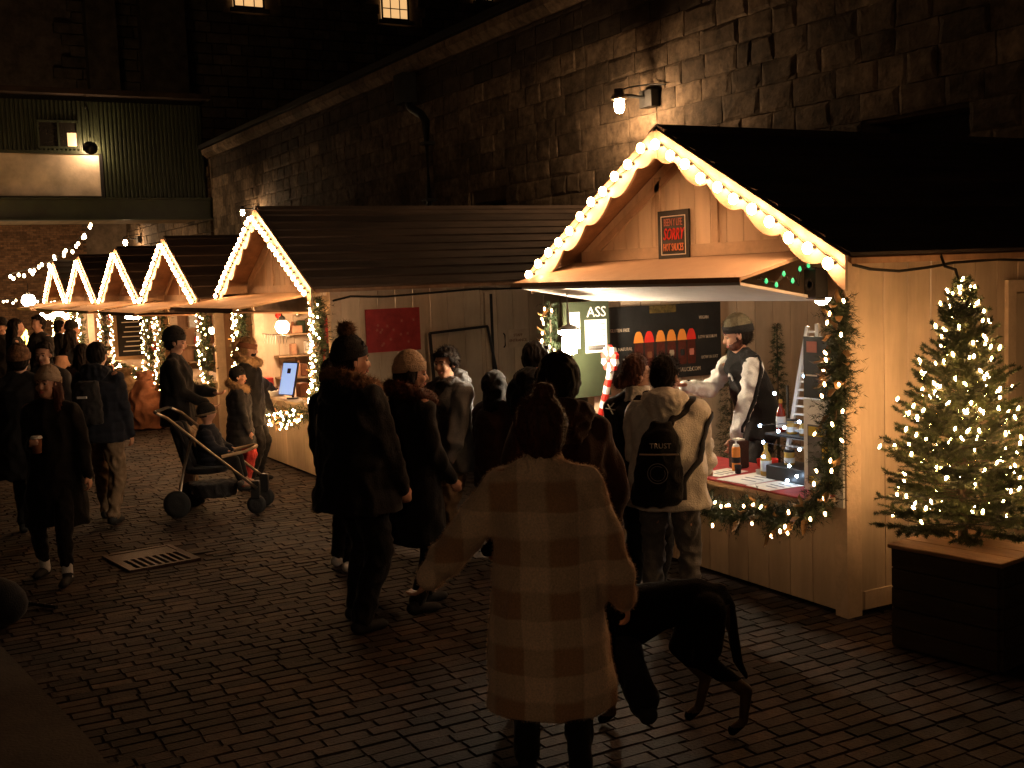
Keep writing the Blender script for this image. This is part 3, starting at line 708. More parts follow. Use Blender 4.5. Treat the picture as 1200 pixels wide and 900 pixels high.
# interior pendant, unseen, added to light the seller and banner
ip = thing('added_pendant', 'added pendant lamp behind the lintel, lighting the hot sauce stall from out of view', 'lamp', (5.95, -5.75, 2.02))
MB().tube([(0, 0, .0), (0, 0, .55)], .006, 5).build('cord', 'wire', ip)
K['pend_added'] = emat('added_pendant_glow', (1, .74, .48), 190)
MB().ball((0, 0, -.03), .06, 10, 8).build('bulb', 'pend_added', ip, smooth=True)
# peppermint decoration
pm = thing('peppermint_lollipop', 'giant red and white peppermint lollipop decoration behind the customers', 'decoration', (7.60, -5.10, 1.53))
for k in range(10):
    a = k * math.pi / 5; b_ = a + math.pi / 5
    poly = [(.022 * math.cos(a), 0, .022 * math.sin(a)), (.095 * math.cos(a), 0, .095 * math.sin(a)), (.11 * math.cos((a + b_) / 2), 0, .11 * math.sin((a + b_) / 2)), (.095 * math.cos(b_), 0, .095 * math.sin(b_)), (.022 * math.cos(b_), 0, .022 * math.sin(b_))]
    MB().prism(poly, (0, .03, 0)).build('segment', 'white' if k % 2 else 'printred', pm)
MB().ball((0, .02, 0), .035, 10, 6).build('centre', 'printred', pm, smooth=True)
for k in range(7):
    MB().tube([(.02 + k * .026, 0, -.10 - k * .06), (.046 + k * .026, 0, -.16 - k * .06)], .028, 8).build('stick_band', 'white' if k % 2 == 0 else 'printred', pm)
# white ladder ornament
ld = thing('ladder_rack', 'narrow white ladder-shaped display rack at the right of the counter', 'display rack', (5.56, -5.33, .88))
MB().beam((0, 0, .0), (0, 0, .95), .022, .03).build('rail', 'white', ld); MB().beam((.30, 0, .08), (.09, 0, .93), .018, .03).build('rail', 'white', ld)
for k in range(15):
    z = .12 + k * .055; MB().box(.0, .29 - (z - .08) * .247, -.012, .012, z, z + .012).build('rung', 'white', ld)
# condiment shelf with bottles
sh = thing('bottle_shelf', 'black two-tier shelf with small LEDs holding sauce bottles', 'shelf', (5.72, -5.34, .776))
MB().bevbox(-.20, .24, -.13, .11, .0, .10, .006).build('base_box', 'black', sh)
MB().box(-.18, .26, -.12, .10, .30, .312).build('glass_shelf', 'charcoal', sh)
for a in (-.18, .25): MB().beam((a, -.1, .1), (a, -.1, .62), .014).build('upright', 'black', sh)
def bottle(x, y, z, h, r, m_, lab, cap='black', label='paper', jar=False):
    t_ = thing('jar' if jar else 'sauce_bottle', lab, 'jar' if jar else 'bottle', (x, y, z))
    if jar: MB().lathe([(r * .95, 0), (r, .008), (r, h * .85), (r * .9, h * .9)], (0, 0, 0), 12).build('jar_body', m_, t_, smooth=True); MB().lathe([(r, 0), (r, h * .15)], (0, 0, h * .86), 12).build('lid', cap, t_)
    else:
        MB().lathe([(r * .9, 0), (r, .01), (r, h * .55), (r * .8, h * .66), (r * .38, h * .78), (r * .34, h * .90)], (0, 0, 0), 12).build('bottle_body', m_, t_, smooth=True)
        MB().lathe([(r * .42, 0), (r * .42, h * .12)], (0, 0, h * .89), 10).build('cap', cap, t_)
    MB().lathe([(r * 1.03, h * .15), (r * 1.03, h * .48)], (0, 0, 0), 12).build('label', label, t_)
    return t_
bottle(5.93, -5.34, 1.09, .22, .032, 'glass', 'red sauce bottle with yellow cap on the upper shelf', 'glassy')
bottle(5.81, -5.33, 1.09, .10, .036, 'glassy', 'left jar with white label on the upper shelf', 'charcoal', jar=True)
bottle(5.69, -5.33, 1.09, .10, .036, 'glassy', 'right jar with white label on the upper shelf', 'charcoal', jar=True)
bottle(6.04, -5.30, .78, .22, .038, 'glassy', 'yellow sauce bottle beside the black shelf base', 'glassy', 'white')
bottle(5.84, -5.33, .877, .10, .036, 'glassy', 'lone jar on the black shelf base', 'charcoal', jar=True)
bottle(5.62, -5.33, .877, .20, .030, 'glass', 'dark red sauce bottle on the black shelf base', 'glass', 'terracotta')
sq = thing('squeeze_bottle', 'orange squeeze bottle with pointed white nozzle standing on the counter', 'bottle', (6.33, -5.28, .776))
MB().lathe([(.028, 0), (.030, .01), (.030, .16), (.026, .175)], (0, 0, 0), 14).build('bottle_body', 'orange', sq, smooth=True); MB().lathe([(.027, 0), (.02, .015), (.006, .02), (.003, .055)], (0, 0, .175), 12).build('nozzle', 'white', sq); MB().lathe([(.0315, .06), (.0315, .10)], (0, 0, 0), 14).build('label', 'charcoal', sq)
cu_ = thing('small_cup', 'small dark cup beside the squeeze bottle', 'cup', (6.24, -5.22, .776)); MB().lathe([(.020, 0), (.026, .06), (.023, .06), (.018, .006)], (0, 0, 0), 12).build('cup_body', 'charcoal', cu_, smooth=True)
nb = thing('napkin_holder', 'dark brown upright napkin holder on the counter', 'napkin holder', (6.42, -5.38, .776)); MB().bevbox(-.05, .05, -.05, .05, 0, .20, .008).build('holder_box', 'brownc', nb); MB().box(-.035, .035, -.03, .03, .201, .212).build('napkins', 'paper', nb)
rb = thing('red_bowl', 'glossy red bowl behind the squeeze bottle', 'bowl', (6.16, -5.42, .776)); MB().lathe([(.03, 0), (.07, .04), (.075, .09), (.068, .09), (.06, .045), (.0, .02)], (0, 0, 0), 16).build('bowl_body', 'printred', rb, smooth=True)
for k, (x, y, rr) in enumerate(((6.08, -5.33, .03), (6.02, -5.36, .034), (6.11, -5.30, .026))):
    s_ = thing('tasting_pot', ('small tasting pot between the red bowl and the yellow bottle', 'open tasting pot next to the yellow bottle', 'smallest tasting pot at the counter edge')[k], 'pot', (x, y, .776)); MB().lathe([(rr * .8, 0), (rr, .035), (rr * .9, .035), (rr * .7, .006)], (0, 0, 0), 10).build('pot_body', ('white', 'black', 'paper')[k], s_)
# LED points on the shelf
ls = thing('led_string', 'short string of blue white LEDs wound round the bottle shelf', 'string lights', (5.72, -5.2, .9))
LP = [(5.98, 1.14), (5.60, 1.20), (5.60, 1.02), (5.95, 1.03), (5.70, .90), (5.63, .84), (5.72, .80), (5.55, 1.5), (5.83, 1.37), (5.48, 1.34), (5.95, .93), (5.80, 1.12), (5.74, 1.15)]
for x, z in LP: MB().ball((x, -5.20, z), .011, 7, 5).build('led', 'led', ls, world=True)
MB().tube([(x, -5.205, z) for x, z in LP[:7]], .0025, 4).build('cable', 'wire', ls, world=True)
# posters at right post
p_ = thing('black_poster', 'black glossy menu poster on the right post beside the garland', 'poster', (5.36, -5.168, 1.57)); MB().box(-.15, .15, 0, .01, -.20, .19).build('sheet', 'black', p_)
MB().box(.03, .12, .010, .012, .09, .16).build('red_print', 'printpk', p_); MB().box(.03, .13, .010, .012, -.06, -.05).build('print_line', 'printw', p_); MB().prism([(-.10, .0105, .12), (-.02, .0105, -.10), (.02, .0105, -.10), (-.03, .0105, .05), (-.06, .0105, .14)], (0, .002, 0)).build('orange_print', 'terracotta', p_)
p_ = thing('yellow_poster', 'grey poster with yellow bands low on the right post', 'poster', (5.35, -5.168, 1.01)); MB().box(-.13, .13, 0, .012, -.19, .19).build('sheet', 'jeans', p_)
K['yellow'] = mat('print_yellow', (.55, .40, .03), .6, .1, 9, 0)
for a in ((-.12, .12, .12, .18), (-.12, .12, -.185, -.14), (-.08, .0, -.04, .09)): MB().box(a[0], a[1], .012, .014, a[2], a[3]).build('yellow_band', 'yellow', p_)
wp = thing('white_panel', 'white side panel edged with light behind the yellow poster', 'panel', (5.36, -5.175, 1.0)); MB().box(-.17, .17, -.01, .003, -.30, .36).build('sheet', 'white', wp)
# PA speaker and green lights in the awning gap
spk = thing('loudspeaker', 'small black loudspeaker tucked in the gap of the awning', 'speaker', (5.33, -5.10, 2.09)); MB().bevbox(-.05, .05, -.05, .05, -.09, .10, .012).build('cabinet', 'black', spk); MB().lathe([(.03, 0), (.04, .006), (.02, .0)], (0, .052, 0), 14, axis=(0, 1, 0)).build('cone', 'charcoal', spk)
gs = thing('green_light_string', 'tangle of small green bulbs hanging in the awning gap', 'string lights', (5.5, -4.9, 2.15)); K['gbulb'] = emat('green_bulb', (.05, .55, .2), 1.5); K['gbulb2'] = K['gbulb']
gp = [(-4.66, 2.135), (-4.72, 2.125), (-4.80, 2.10), (-4.86, 2.165), (-4.93, 2.12), (-4.97, 2.10), (-4.99, 2.19), (-5.06, 2.21), (-5.12, 2.17)]
MB().tube([(5.365 + .012 * math.sin(i * 2), y, z) for i, (y, z) in enumerate(gp)], .003, 4).build('cable', 'wire', gs, world=True)
MB().tube([(5.36, y - .02, z + .02 * math.cos(i * 3)) for i, (y, z) in enumerate(gp[::-1])], .003, 4).build('cable', 'wire', gs, world=True)
for i in (1, 2, 3, 4, 6, 7): MB().lathe([(.003, 0), (.011, .010), (.008, .026), (.002, .034)], (5.35, gp[i][0], gp[i][1] - .02), 7).build('bulb', 'gbulb', gs, world=True)
# cable under the eave on the right side
ec = MB().tube([(5.14, -5.22, 2.20), (5.13, -5.35, 2.17), (5.13, -5.6, 2.15), (5.13, -5.85, 2.165), (5.13, -6.1, 2.19), (5.13, -6.5, 2.20), (5.13, -7.2, 2.17), (5.13, -8, 2.19)], .010, 6).build('eave_cable', 'wire', None, smooth=True)
tag(ec, 'black cable sagging below the eave of the hot sauce stall side wall', 'cable')
# side door frame on right wall
dr = thing('side_door', 'plank side door of the hot sauce stall partly behind the fir tree', 'door', (5.18, -7.0, 0)); 
fr = MB(); fr.box(-.035, -.004, .28, .36, .17, 2.06); fr.box(-.035, -.004, -.60, .28, 1.98, 2.06); fr.box(-.035, -.004, -.68, -.60, .17, 2.06); fr.build('frame', 'trim', dr)
for k in range(4): MB().bevbox(-.024, -.003, -.60 + k * .22 + .004, -.60 + (k + 1) * .22 - .004, .2, 1.97, .003).build('door_plank', 'plank', dr)

# ---- garlands ------------------------------------------------------------
def needles(mb, a, b, n, nl, w=.0016, spread=1.0, r=None):
    r = r or rnd; a = Vector(a); b = Vector(b); d = (b - a); L = d.length
    if L < 1e-4: return
    d.normalize(); u = d.orthogonal().normalized(); v = d.cross(u)
    for i in range(n):
        t = r.random(); p = a + (b - a) * t; th = r.uniform(0, 6.283); q = (u * math.cos(th) + v * math.sin(th))
        dr_ = (q * spread + d * r.uniform(.3, .9)).normalized() * nl * r.uniform(.7, 1.15); s = dr_.cross(d).normalized() * w
        n0 = len(mb.v); mb.v += [tuple(p - s), tuple(p + s), tuple(p + dr_)]; mb.f.append((n0, n0 + 1, n0 + 2))
def path_at(path, t):
    Ls = [(Vector(path[i + 1]) - Vector(path[i])).length for i in range(len(path) - 1)]; T = sum(Ls) * t
    for i, l in enumerate(Ls):
        if T <= l or i == len(Ls) - 1:
            d = (Vector(path[i + 1]) - Vector(path[i])); return Vector(path[i]) + d * (T / max(l, 1e-6)), d.normalized()
        T -= l
def leaf_mesh(L, w, m_):
    v = [(0, 0, 0), (w, L * .35, .01), (0, L * .4, -.006), (-w, L * .35, .01), (w * .6, L * .75, .0), (0, L * .75, -.012), (-w * .6, L * .75, 0), (0, L, .01)]
    return MB().add(v, [(0, 1, 2), (0, 2, 3), (1, 4, 5, 2), (2, 5, 6, 3), (4, 7, 5), (5, 7, 6)]).mesh('leaf', m_, True)
LEAF = leaf_mesh(.13, .024, 'leafg'); LEAFS = leaf_mesh(.09, .02, 'leafg')
BULB_S = MB().ball((0, 0, 0), .0066, 6, 4, (1, 1, 2.4)).mesh('bulb', 'bulbs', True)
BULB_G = MB().ball((0, 0, 0), .0078, 6, 4, (1, 1, 2.0)).mesh('bulb', 'bulbg', True)
BULB_M = MB().ball((0, 0, 0), .009, 6, 4, (1, 1, 1.3)).mesh('bulb', 'bulbs', True)
def garland(label, base, path, rad, twigs, npt, nl, nb, nleaf, bm=BULB_G, group=None, mn='needled', w=.0017, ly=None):
    t = thing('garland', label, 'garland', base, 0, group)
    g_ = MB()
    for i in range(twigs):
        p, d = path_at(path, rnd.random()); q = Vector((rnd.gauss(0, 1), rnd.gauss(0, 1), rnd.gauss(0, 1)));
        q = (q - d * q.dot(d)).normalized(); e = p + q * rad * rnd.uniform(.35, 1.1) * (1 + .35 * math.sin(i * .7)) + d * rnd.uniform(-.5, .5) * rad
        needles(g_, p + q * rad * .1, e, npt, nl, w)
    g_.build('greenery', mn, t, world=True)['kind'] = 'stuff'
    MB().tube([path_at(path, k / 24)[0] for k in range(25)], rad * .10, 5).build('stem', 'bark', t, world=True)
    for i in range(nb):
        p, d = path_at(path, (i + rnd.random()) / nb); q = Vector((rnd.uniform(-1, 1), rnd.uniform(.1, 1.1), rnd.uniform(-1, 1)));
        q = (q - d * q.dot(d)).normalized(); link('bulb', bm, t, world=True, loc=p + q * rad * rnd.uniform(.75, 1.05), rot=(rnd.uniform(-.5, .5), rnd.uniform(-.5, .5), 0))
    for i in range(nleaf):
        p, d = path_at(path, rnd.random()); a = Vector((rnd.uniform(-1, .6), rnd.uniform(.2, 1), rnd.uniform(-.8, .8))).normalized()
        link('leaf', LEAF if rnd.random() < .6 else LEAFS, t, world=True, loc=p + a * rad * .5, rot=Vector((0, 1, 0)).rotation_difference(a))
    return t
gpath = [(5.07, -5.03, 2.00), (5.05, -5.02, 1.8), (5.06, -5.02, 1.5), (5.10, -5.0, 1.2), (5.11, -4.99, .95), (5.14, -4.97, .80), (5.28, -4.92, .68), (5.5, -4.9, .60), (5.68, -4.9, .66), (5.85, -4.9, .60), (6.1, -4.9, .57), (6.3, -4.9, .66), (6.55, -4.9, .66), (6.8, -4.9, .60), (7.2, -4.9, .58), (7.8, -4.9, .70)]
garland('lush fir garland with gold leaves and tiny lights framing the hot sauce counter', (5.2, -4.9, .6), gpath, .115, 2300, 26, .038, 62, 64, w=.0023)
garland('short fir garland with tiny lights at the left end of the awning', (8.0, -4.75, 1.8), [(7.98, -4.78, 1.98), (8.0, -4.78, 1.7), (7.97, -4.80, 1.5)], .08, 140, 22, .035, 10, 6)
# s5: posts and counter
garland('lit garland climbing the right post of the second stall', (11.75, -4.1, 1), [(11.72, -4.16, 2.02), (11.70, -4.14, 1.5), (11.72, -4.14, 1.1), (11.8, -4.08, .95)], .12, 420, 18, .05, 60, 10, BULB_M, w=.003)
garland('lit garland climbing the left post of the second stall', (14.6, -4.1, 1), [(14.62, -4.15, 1.95), (14.65, -4.12, 1.3), (14.6, -4.10, .85), (14.7, -4.10, .80)], .12, 420, 18, .05, 70, 4, BULB_M, w=.003)
garland('swagged lit garland along the counter of the second stall', (13.2, -4.0, .8), [(11.8, -4.02, .84), (12.2, -3.98, .76), (12.7, -3.98, .70), (13.2, -3.98, .74), (13.7, -4.0, .82), (14.5, -4.02, .84)], .12, 600, 18, .05, 80, 40, BULB_M, w=.003)
for x_, lab in ((17.66, 'third'), (21.5, 'fourth'), (25.65, 'fifth'), (29.45, 'farthest')):
    garland('lit garland on the right post of the %s stall' % lab, (x_ - 1.4, -4.1, 1), [(x_ - 1.42, -4.08, 1.85), (x_ - 1.42, -4.08, .8)], .13, 150, 10, .07, 34, 0, BULB_M, w=.006)
    garland('lit garland on the left post of the %s stall' % lab, (x_ + 1.4, -4.1, 1), [(x_ + 1.42, -4.08, 1.85), (x_ + 1.42, -4.08, .8)], .13, 150, 10, .07, 34, 0, BULB_M, w=.006)
    garland('swagged garland along the counter of the %s stall' % lab, (x_, -4, .8), [(x_ - 1.3, -3.95, .82), (x_ - .7, -3.93, .70), (x_, -3.93, .82), (x_ + .7, -3.93, .70), (x_ + 1.3, -3.95, .82)], .12, 180, 10, .07, 30, 0, BULB_M, w=.006)

# ---- planter and christmas tree -----------------------------------------
pl = thing('planter_box', 'tall dark wooden cube planter holding the lit fir tree', 'planter', (4.37, -5.36, 0), R(9))
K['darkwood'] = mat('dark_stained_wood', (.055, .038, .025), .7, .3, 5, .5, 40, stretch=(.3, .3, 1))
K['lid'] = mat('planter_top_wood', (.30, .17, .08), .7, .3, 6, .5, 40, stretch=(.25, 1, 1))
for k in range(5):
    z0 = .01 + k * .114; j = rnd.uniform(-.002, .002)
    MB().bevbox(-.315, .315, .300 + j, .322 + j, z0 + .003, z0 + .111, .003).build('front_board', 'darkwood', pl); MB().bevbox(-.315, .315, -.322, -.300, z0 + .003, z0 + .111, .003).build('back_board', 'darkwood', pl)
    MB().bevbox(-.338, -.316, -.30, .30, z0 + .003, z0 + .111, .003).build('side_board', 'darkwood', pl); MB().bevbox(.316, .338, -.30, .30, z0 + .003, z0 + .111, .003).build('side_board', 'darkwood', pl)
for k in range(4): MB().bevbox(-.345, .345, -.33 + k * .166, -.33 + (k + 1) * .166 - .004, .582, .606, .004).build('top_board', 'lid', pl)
tr = thing('fir_tree', 'small fir Christmas tree covered in warm fairy lights', 'Christmas tree', (4.50, -5.42, .606))
H_ = 1.50
MB().tube([(0, 0, 0), (.005, .004, .5), (-.005, .0, 1.0), (.01, 0, 1.35), (.012, .0, H_)], .028, 8, .004).build('trunk', 'bark', tr, smooth=True)
nd = MB(); tw_ = MB(); tips = []
rt = random.Random(5)
for i in range(330):
    t_ = (i / 330) ** .9; z = .04 + t_ * (H_ - .08); az = i * 2.39996 + rt.uniform(-.3, .3)
    L = (.46 * (1 - t_) ** .85 + .055) * rt.uniform(.72, 1.15); el = -.02 + .85 * t_ + rt.uniform(-.15, .2)
    d = Vector((math.cos(az) * math.cos(el), math.sin(az) * math.cos(el), math.sin(el)))
    a = Vector((0, 0, z)); b = a + d * L + Vector((0, 0, .02 * L)); mid = a + d * L * .5 - Vector((0, 0, .03 * L))
    pts = [a, mid, b]; tw_.tube(pts, .0045, 4, .0015)
    side = d.cross(Vector((0, 0, 1))).normalized(); ns = max(3, int(L / .032))
    needles(nd, mid, b, int(L * 560), .024, .0024, r=rt); needles(nd, a, mid, int(L * 320), .022, .0024, r=rt)
    for k in range(ns):
        u = (k + 1) / (ns + .5); p = a.lerp(mid, u * 2) if u < .5 else mid.lerp(b, u * 2 - 1)
        if u < .25: continue
        sg = -1 if k % 2 else 1; l = (1 - u * .75) * L * .48 * rt.uniform(.6, 1.1)
        e = p + (d * .72 + side * sg * .68 + Vector((0, 0, rt.uniform(-.12, .25)))).normalized() * l
        tw_.tube([p, e], .0022, 3, .001); needles(nd, p, e, int(16 + l * 850), .023, .0024, r=rt)
        if rt.random() < .75: tips.append(p.lerp(e, rt.uniform(.4, 1)))
    tips.append(a.lerp(b, rt.uniform(.75, 1.0)))
tw_.build('branches', 'bark', tr)['kind'] = 'stuff'; nd.build('needles', 'needle', tr)['kind'] = 'stuff'
rt.shuffle(tips)
fl = thing('tree_lights', 'warm fairy lights wound through the fir tree', 'string lights', (4.50, -5.42, .606))
cnt = 0
for p in tips:
    if cnt > 235: break
    w_ = p + Vector((4.50, -5.42, 0)); 
    link('bulb', BULB_S, fl, loc=p + Vector((0, 0, .012)), rot=(rt.uniform(-.6, .6), rt.uniform(-.6, .6), 0)); cnt += 1
sp = sorted(tips[:120], key=lambda p: p.z); pts = []
for k in range(90):
    z = .1 + k / 90 * 1.25; az = k * .62; rr = .36 * (1 - z / H_) + .03; pts.append((rr * math.cos(az), rr * math.sin(az), z))
MB().tube(pts, .0025, 4).build('cable', 'wire', fl)
tc_ = MB().tube([(4.86, -5.66, 2.24), (4.78, -5.60, 2.17), (4.66, -5.55, 2.15), (4.56, -5.47, 2.05), (4.515, -5.42, 1.9), (4.51, -5.41, 1.6)], .009, 6).build('tree_cable', 'wire', None, smooth=True)
tag(tc_, 'black cable dropping from the stall eave to the top of the fir tree', 'cable')
# ================================================================== PEOPLE
class Blob(MB):
    def cone(s, a, ra, b, rb, n=12):
        a = Vector(a); b = Vector(b); d = b - a; L = d.length
        if L < 1e-5: return s.ball(a, max(ra, rb), 12, 8)
        d.normalize(); pr = [(1e-4, -ra)] + [(ra * math.cos(t), ra * math.sin(t)) for t in (-1.0, -.5, 0)] + [(rb * math.cos(t), L + rb * math.sin(t)) for t in (0, .5, 1.0)] + [(1e-4, L + rb)]
        return s.lathe(pr, a, n, axis=d)
    def chain(s, pts, rs):
        for i in range(len(pts) - 1): s.cone(pts[i], rs[i], pts[i + 1], rs[i + 1])
        return s
    def loft(s, rings, n=18):   # (center, rx, ry, yaw)  ellipse in xy-plane, rx along local x
        v = []; f = []
        for c, rx, ry, yaw in rings:
            cy, sy = math.cos(yaw), math.sin(yaw)
            for k in range(n):
                t = 2 * math.pi * k / n; x = rx * math.cos(t); y = ry * math.sin(t); v.append((c[0] + x * cy - y * sy, c[1] + x * sy + y * cy, c[2]))
        for i in range(len(rings) - 1):
            for k in range(n): f.append((i * n + k, i * n + (k + 1) % n, (i + 1) * n + (k + 1) % n, (i + 1) * n + k))
        f += [tuple(range(n))[::-1], tuple(range((len(rings) - 1) * n, len(rings) * n))]
        return s.add(v, f)
    def fuse(s, name, m, parent, voxel=.012, smooth=3, noise_amp=0, noise_s=14, quilt=None, stretch=(1, 1, 1), seed=0, lumps=0):
        me = bpy.data.meshes.new('t'); me.from_pydata(s.v, [], s.f); me.update()
        bm_ = bmesh.new(); bm_.from_mesh(me); bmesh.ops.recalc_face_normals(bm_, faces=bm_.faces); bm_.to_mesh(me); bm_.free()
        o = bpy.data.objects.new('t', me); TS.collection.objects.link(o)
        r = o.modifiers.new('r', 'REMESH'); r.mode = 'VOXEL'; r.voxel_size = voxel; r.use_smooth_shade = True
        q = o.modifiers.new('s', 'SMOOTH'); q.factor = .5; q.iterations = smooth
        TS.view_layers[0].update(); dg = TS.view_layers[0].depsgraph
        out = bpy.data.meshes.new_from_object(o.evaluated_get(dg)); bpy.data.objects.remove(o); bpy.data.meshes.remove(me)
        if noise_amp or quilt or lumps:
            nv = len(out.vertices); no = [v.normal.copy() for v in out.vertices]; sd = Vector((seed * 3.1, seed * 1.7, 0))
            for v, nn in zip(out.vertices, no):
                p = v.co; d = 0
                if noise_amp:
                    q_ = Vector((p.x * stretch[0], p.y * stretch[1], p.z * stretch[2])) * noise_s + sd
                    a = noise.noise(q_); d += noise_amp * max(-1.2, 1 - abs(a) * 4.5) * .9 + noise_amp * .4 * noise.noise(q_ * 2.3)
                if lumps: d += lumps * noise.noise(p * 5 + sd)
                if quilt:
                    d += quilt[1] * (abs(math.sin(math.pi * (p.z + .012 * noise.noise(p * 7 + sd)) / quilt[0])) ** .6 - .6)
                v.co = p + nn * d
        out.name = name; out.materials.clear(); out.materials.append(K[m] if isinstance(m, str) else m)
        out.polygons.foreach_set('use_smooth', [True] * len(out.polygons)); out.update()
        return link(name, out, parent)
def ik(a, b, l1, l2, pole):
    a = Vector(a); b = Vector(b); d = b - a; L = min(d.length, (l1 + l2) * .998); dn = d.normalized(); b = a + dn * L
    x = (l1 * l1 - l2 * l2 + L * L) / (2 * L); h = math.sqrt(max(0, l1 * l1 - x * x)); p = Vector(pole); p = (p - dn * p.dot(dn)).normalized()
    return a + dn * x + p * h, b
def fibres(name, me_obj, n, L, w, m, parent, seed=1, droop=.3):
    """short fibres standing on a mesh surface (fur, fleece)"""
    me = me_obj.data; r = random.Random(seed); mb = MB(); P = me.polygons; N = len(P)
    for i in range(n):
        p = P[r.randrange(N)]; c = p.center; nn = p.normal; j = Vector((r.uniform(-1, 1), r.uniform(-1, 1), r.uniform(-1, 1)))
        d = (nn + j * .7 - Vector((0, 0, droop))).normalized() * L * r.uniform(.5, 1.2); s_ = d.cross(j).normalized() * w; c = c + j * .006
        k = len(mb.v); mb.v += [tuple(c - s_), tuple(c + s_), tuple(c + d)]; mb.f.append((k, k + 1, k + 2))
    o = mb.build(name, m, parent); o['kind'] = 'stuff'; return o
def person(label, pos, head, h=1.7, top=None, legs=None, feet=None, hands=None, hair=('short', 'hair'), hat=None, face=True, hy=0, hp=0, bulk=1., group=None, voxel=.012, shoes='rubber', lean=0., skin='skin', gloves=None, collar=None, seed=0, fine=False, crouch=0, bighair=1, beard=None, z0=0, twist=0, shift=(0, 0)):
    sc = h / 1.75
    t = thing('person', label, 'person', (pos[0], pos[1], z0), R(head), group, sc)
    top = dict(dict(m='charcoal', hem=.80, flare=1.0, amp=.009, sleeve=1., quilt=None, hood=None), **(top or {}))
    legs = dict(dict(m='blackcloth', r=1., amp=.007), **(legs or {}))
    feet = feet or ((.03, .10), (-.02, -.10)); fz = [(f[2] if len(f) > 2 else 0) for f in feet]
    hands = hands or ((.06, .27, .80), (.06, -.27, .80))
    lx = math.sin(lean)
    pel = Vector((shift[0], shift[1], .95 - crouch)); waist = pel + Vector((lx * .16, 0, .15)); chest = pel + Vector((lx * .38, 0, .36)); nb_ = pel + Vector((lx * .54, 0, .52))
    tw = R(twist); 
    def tr_(v): return Vector((v[0] * math.cos(tw) - v[1] * math.sin(tw), v[0] * math.sin(tw) + v[1] * math.cos(tw), v[2]))
    sh = [nb_ + tr_((0, .175, -.045)), nb_ + tr_((0, -.175, -.045))]
    hip = [pel + Vector((0, .09, -.04)), pel + Vector((0, -.09, -.04))]
    hc = nb_ + Vector((.02 + lx * .06, 0, .165))                       # head centre
    Hq = Quaternion((0, 0, 1), R(hy)) @ Quaternion((0, 1, 0), R(hp))
    def hd(x, y, z): return hc + Hq @ Vector((x, y, z))
    ank = [Vector((feet[i][0], feet[i][1], .085 + fz[i])) for i in (0, 1)]; kn = []
    for i in (0, 1): k_, a_ = ik(hip[i], ank[i], .44, .425, (1, .12 * (1 - 2 * i), 0)); kn.append(k_); ank[i] = a_
    wr = []; el = []
    for i in (0, 1):
        k_, a_ = ik(sh[i], hands[i], .295, .265, (-.7, .35 * (1 - 2 * i), -.7)); el.append(k_); wr.append(a_)
    b = Blob()
    # torso + limbs + head as one fused skin surface
    b.loft([(pel + Vector((0, 0, -.07)), .10, .13, 0), (pel, .115, .165, 0), (waist, .10, .14, tw / 2), (chest, .115, .165, tw), (nb_ + Vector((0, 0, -.07)), .10, .165, tw), (nb_ + Vector((0, 0, -.01)), .065, .09, tw)])
    b.cone(nb_ + Vector((0, 0, -.03)), .058, hc + Vector((-.01, 0, -.06)), .052)
    b.ball(hd(-.012, 0, .03), .1, 16, 12, (.98, .78, .98)); b.ball(hd(.022, 0, -.035), .075, 14, 10, (.92, .82, 1.05)); b.ball(hd(.045, 0, -.085), .036, 10, 8, (1, 1.1, .8))
    b.cone(hd(.086, 0, .006), .011, hd(.104, 0, -.030), .0155); b.ball(hd(.098, .011, -.034), .009, 8, 6); b.ball(hd(.098, -.011, -.034), .009, 8, 6)
    b.cone(hd(.074, .045, .022), .012, hd(.084, .012, .024), .012); b.cone(hd(.074, -.045, .022), .012, hd(.084, -.012, .024), .012)
    for s_ in (1, -1):
        b.ball(hd(-.005, s_ * .080, -.008), .03, 10, 8, (.62, .32, 1)); b.ball(hd(.066, s_ * .038, -.03), .025, 10, 8)
        i = 0 if s_ == 1 else 1
        b.cone(sh[i], .06, el[i], .043); b.cone(el[i], .042, wr[i], .028)
        b.cone(hip[i], .088, kn[i], .056); b.cone(kn[i], .055, ank[i], .038)
        b.cone(ank[i] + Vector((-.02, 0, -.045)), .033, ank[i] + Vector((.14, .01 * s_, -.055)), .027)
        # hand : palm, thumb, four fingers curled
        fd = (wr[i] - el[i]).normalized(); up = Vector((0, 0, 1)) if abs(fd.z) < .8 else Vector((1, 0, 0)); sd = fd.cross(up).normalized() * s_; pn = sd.cross(fd).normalized() * s_
        if fd.z < -.8: sd = Vector((1, 0, 0)); pn = Vector((0, -s_, 0))
        p0 = wr[i] + fd * .02
        for k in range(4):
            a_ = p0 + sd * (.028 - k * .019) + fd * .062; q1 = a_ + fd * .032 * (1, 1.1, 1.0, .85)[k] + pn * .008; q2 = q1 + (fd * .55 + pn * .8).normalized() * .026; q3 = q2 + (fd * .1 + pn).normalized() * .018
            b.cone(p0 + sd * (.016 - k * .010), .016, a_, .0125); b.chain([a_, q1, q2, q3], [.0105, .009, .008, .007])
        th = p0 + sd * .022; b.chain([th, th + sd * .026 + fd * .024 + pn * .008, th + sd * .034 + fd * .052 + pn * .016], [.013, .011, .009])
    body = b.fuse('body', skin, t, voxel=.009 if fine else voxel, smooth=2)
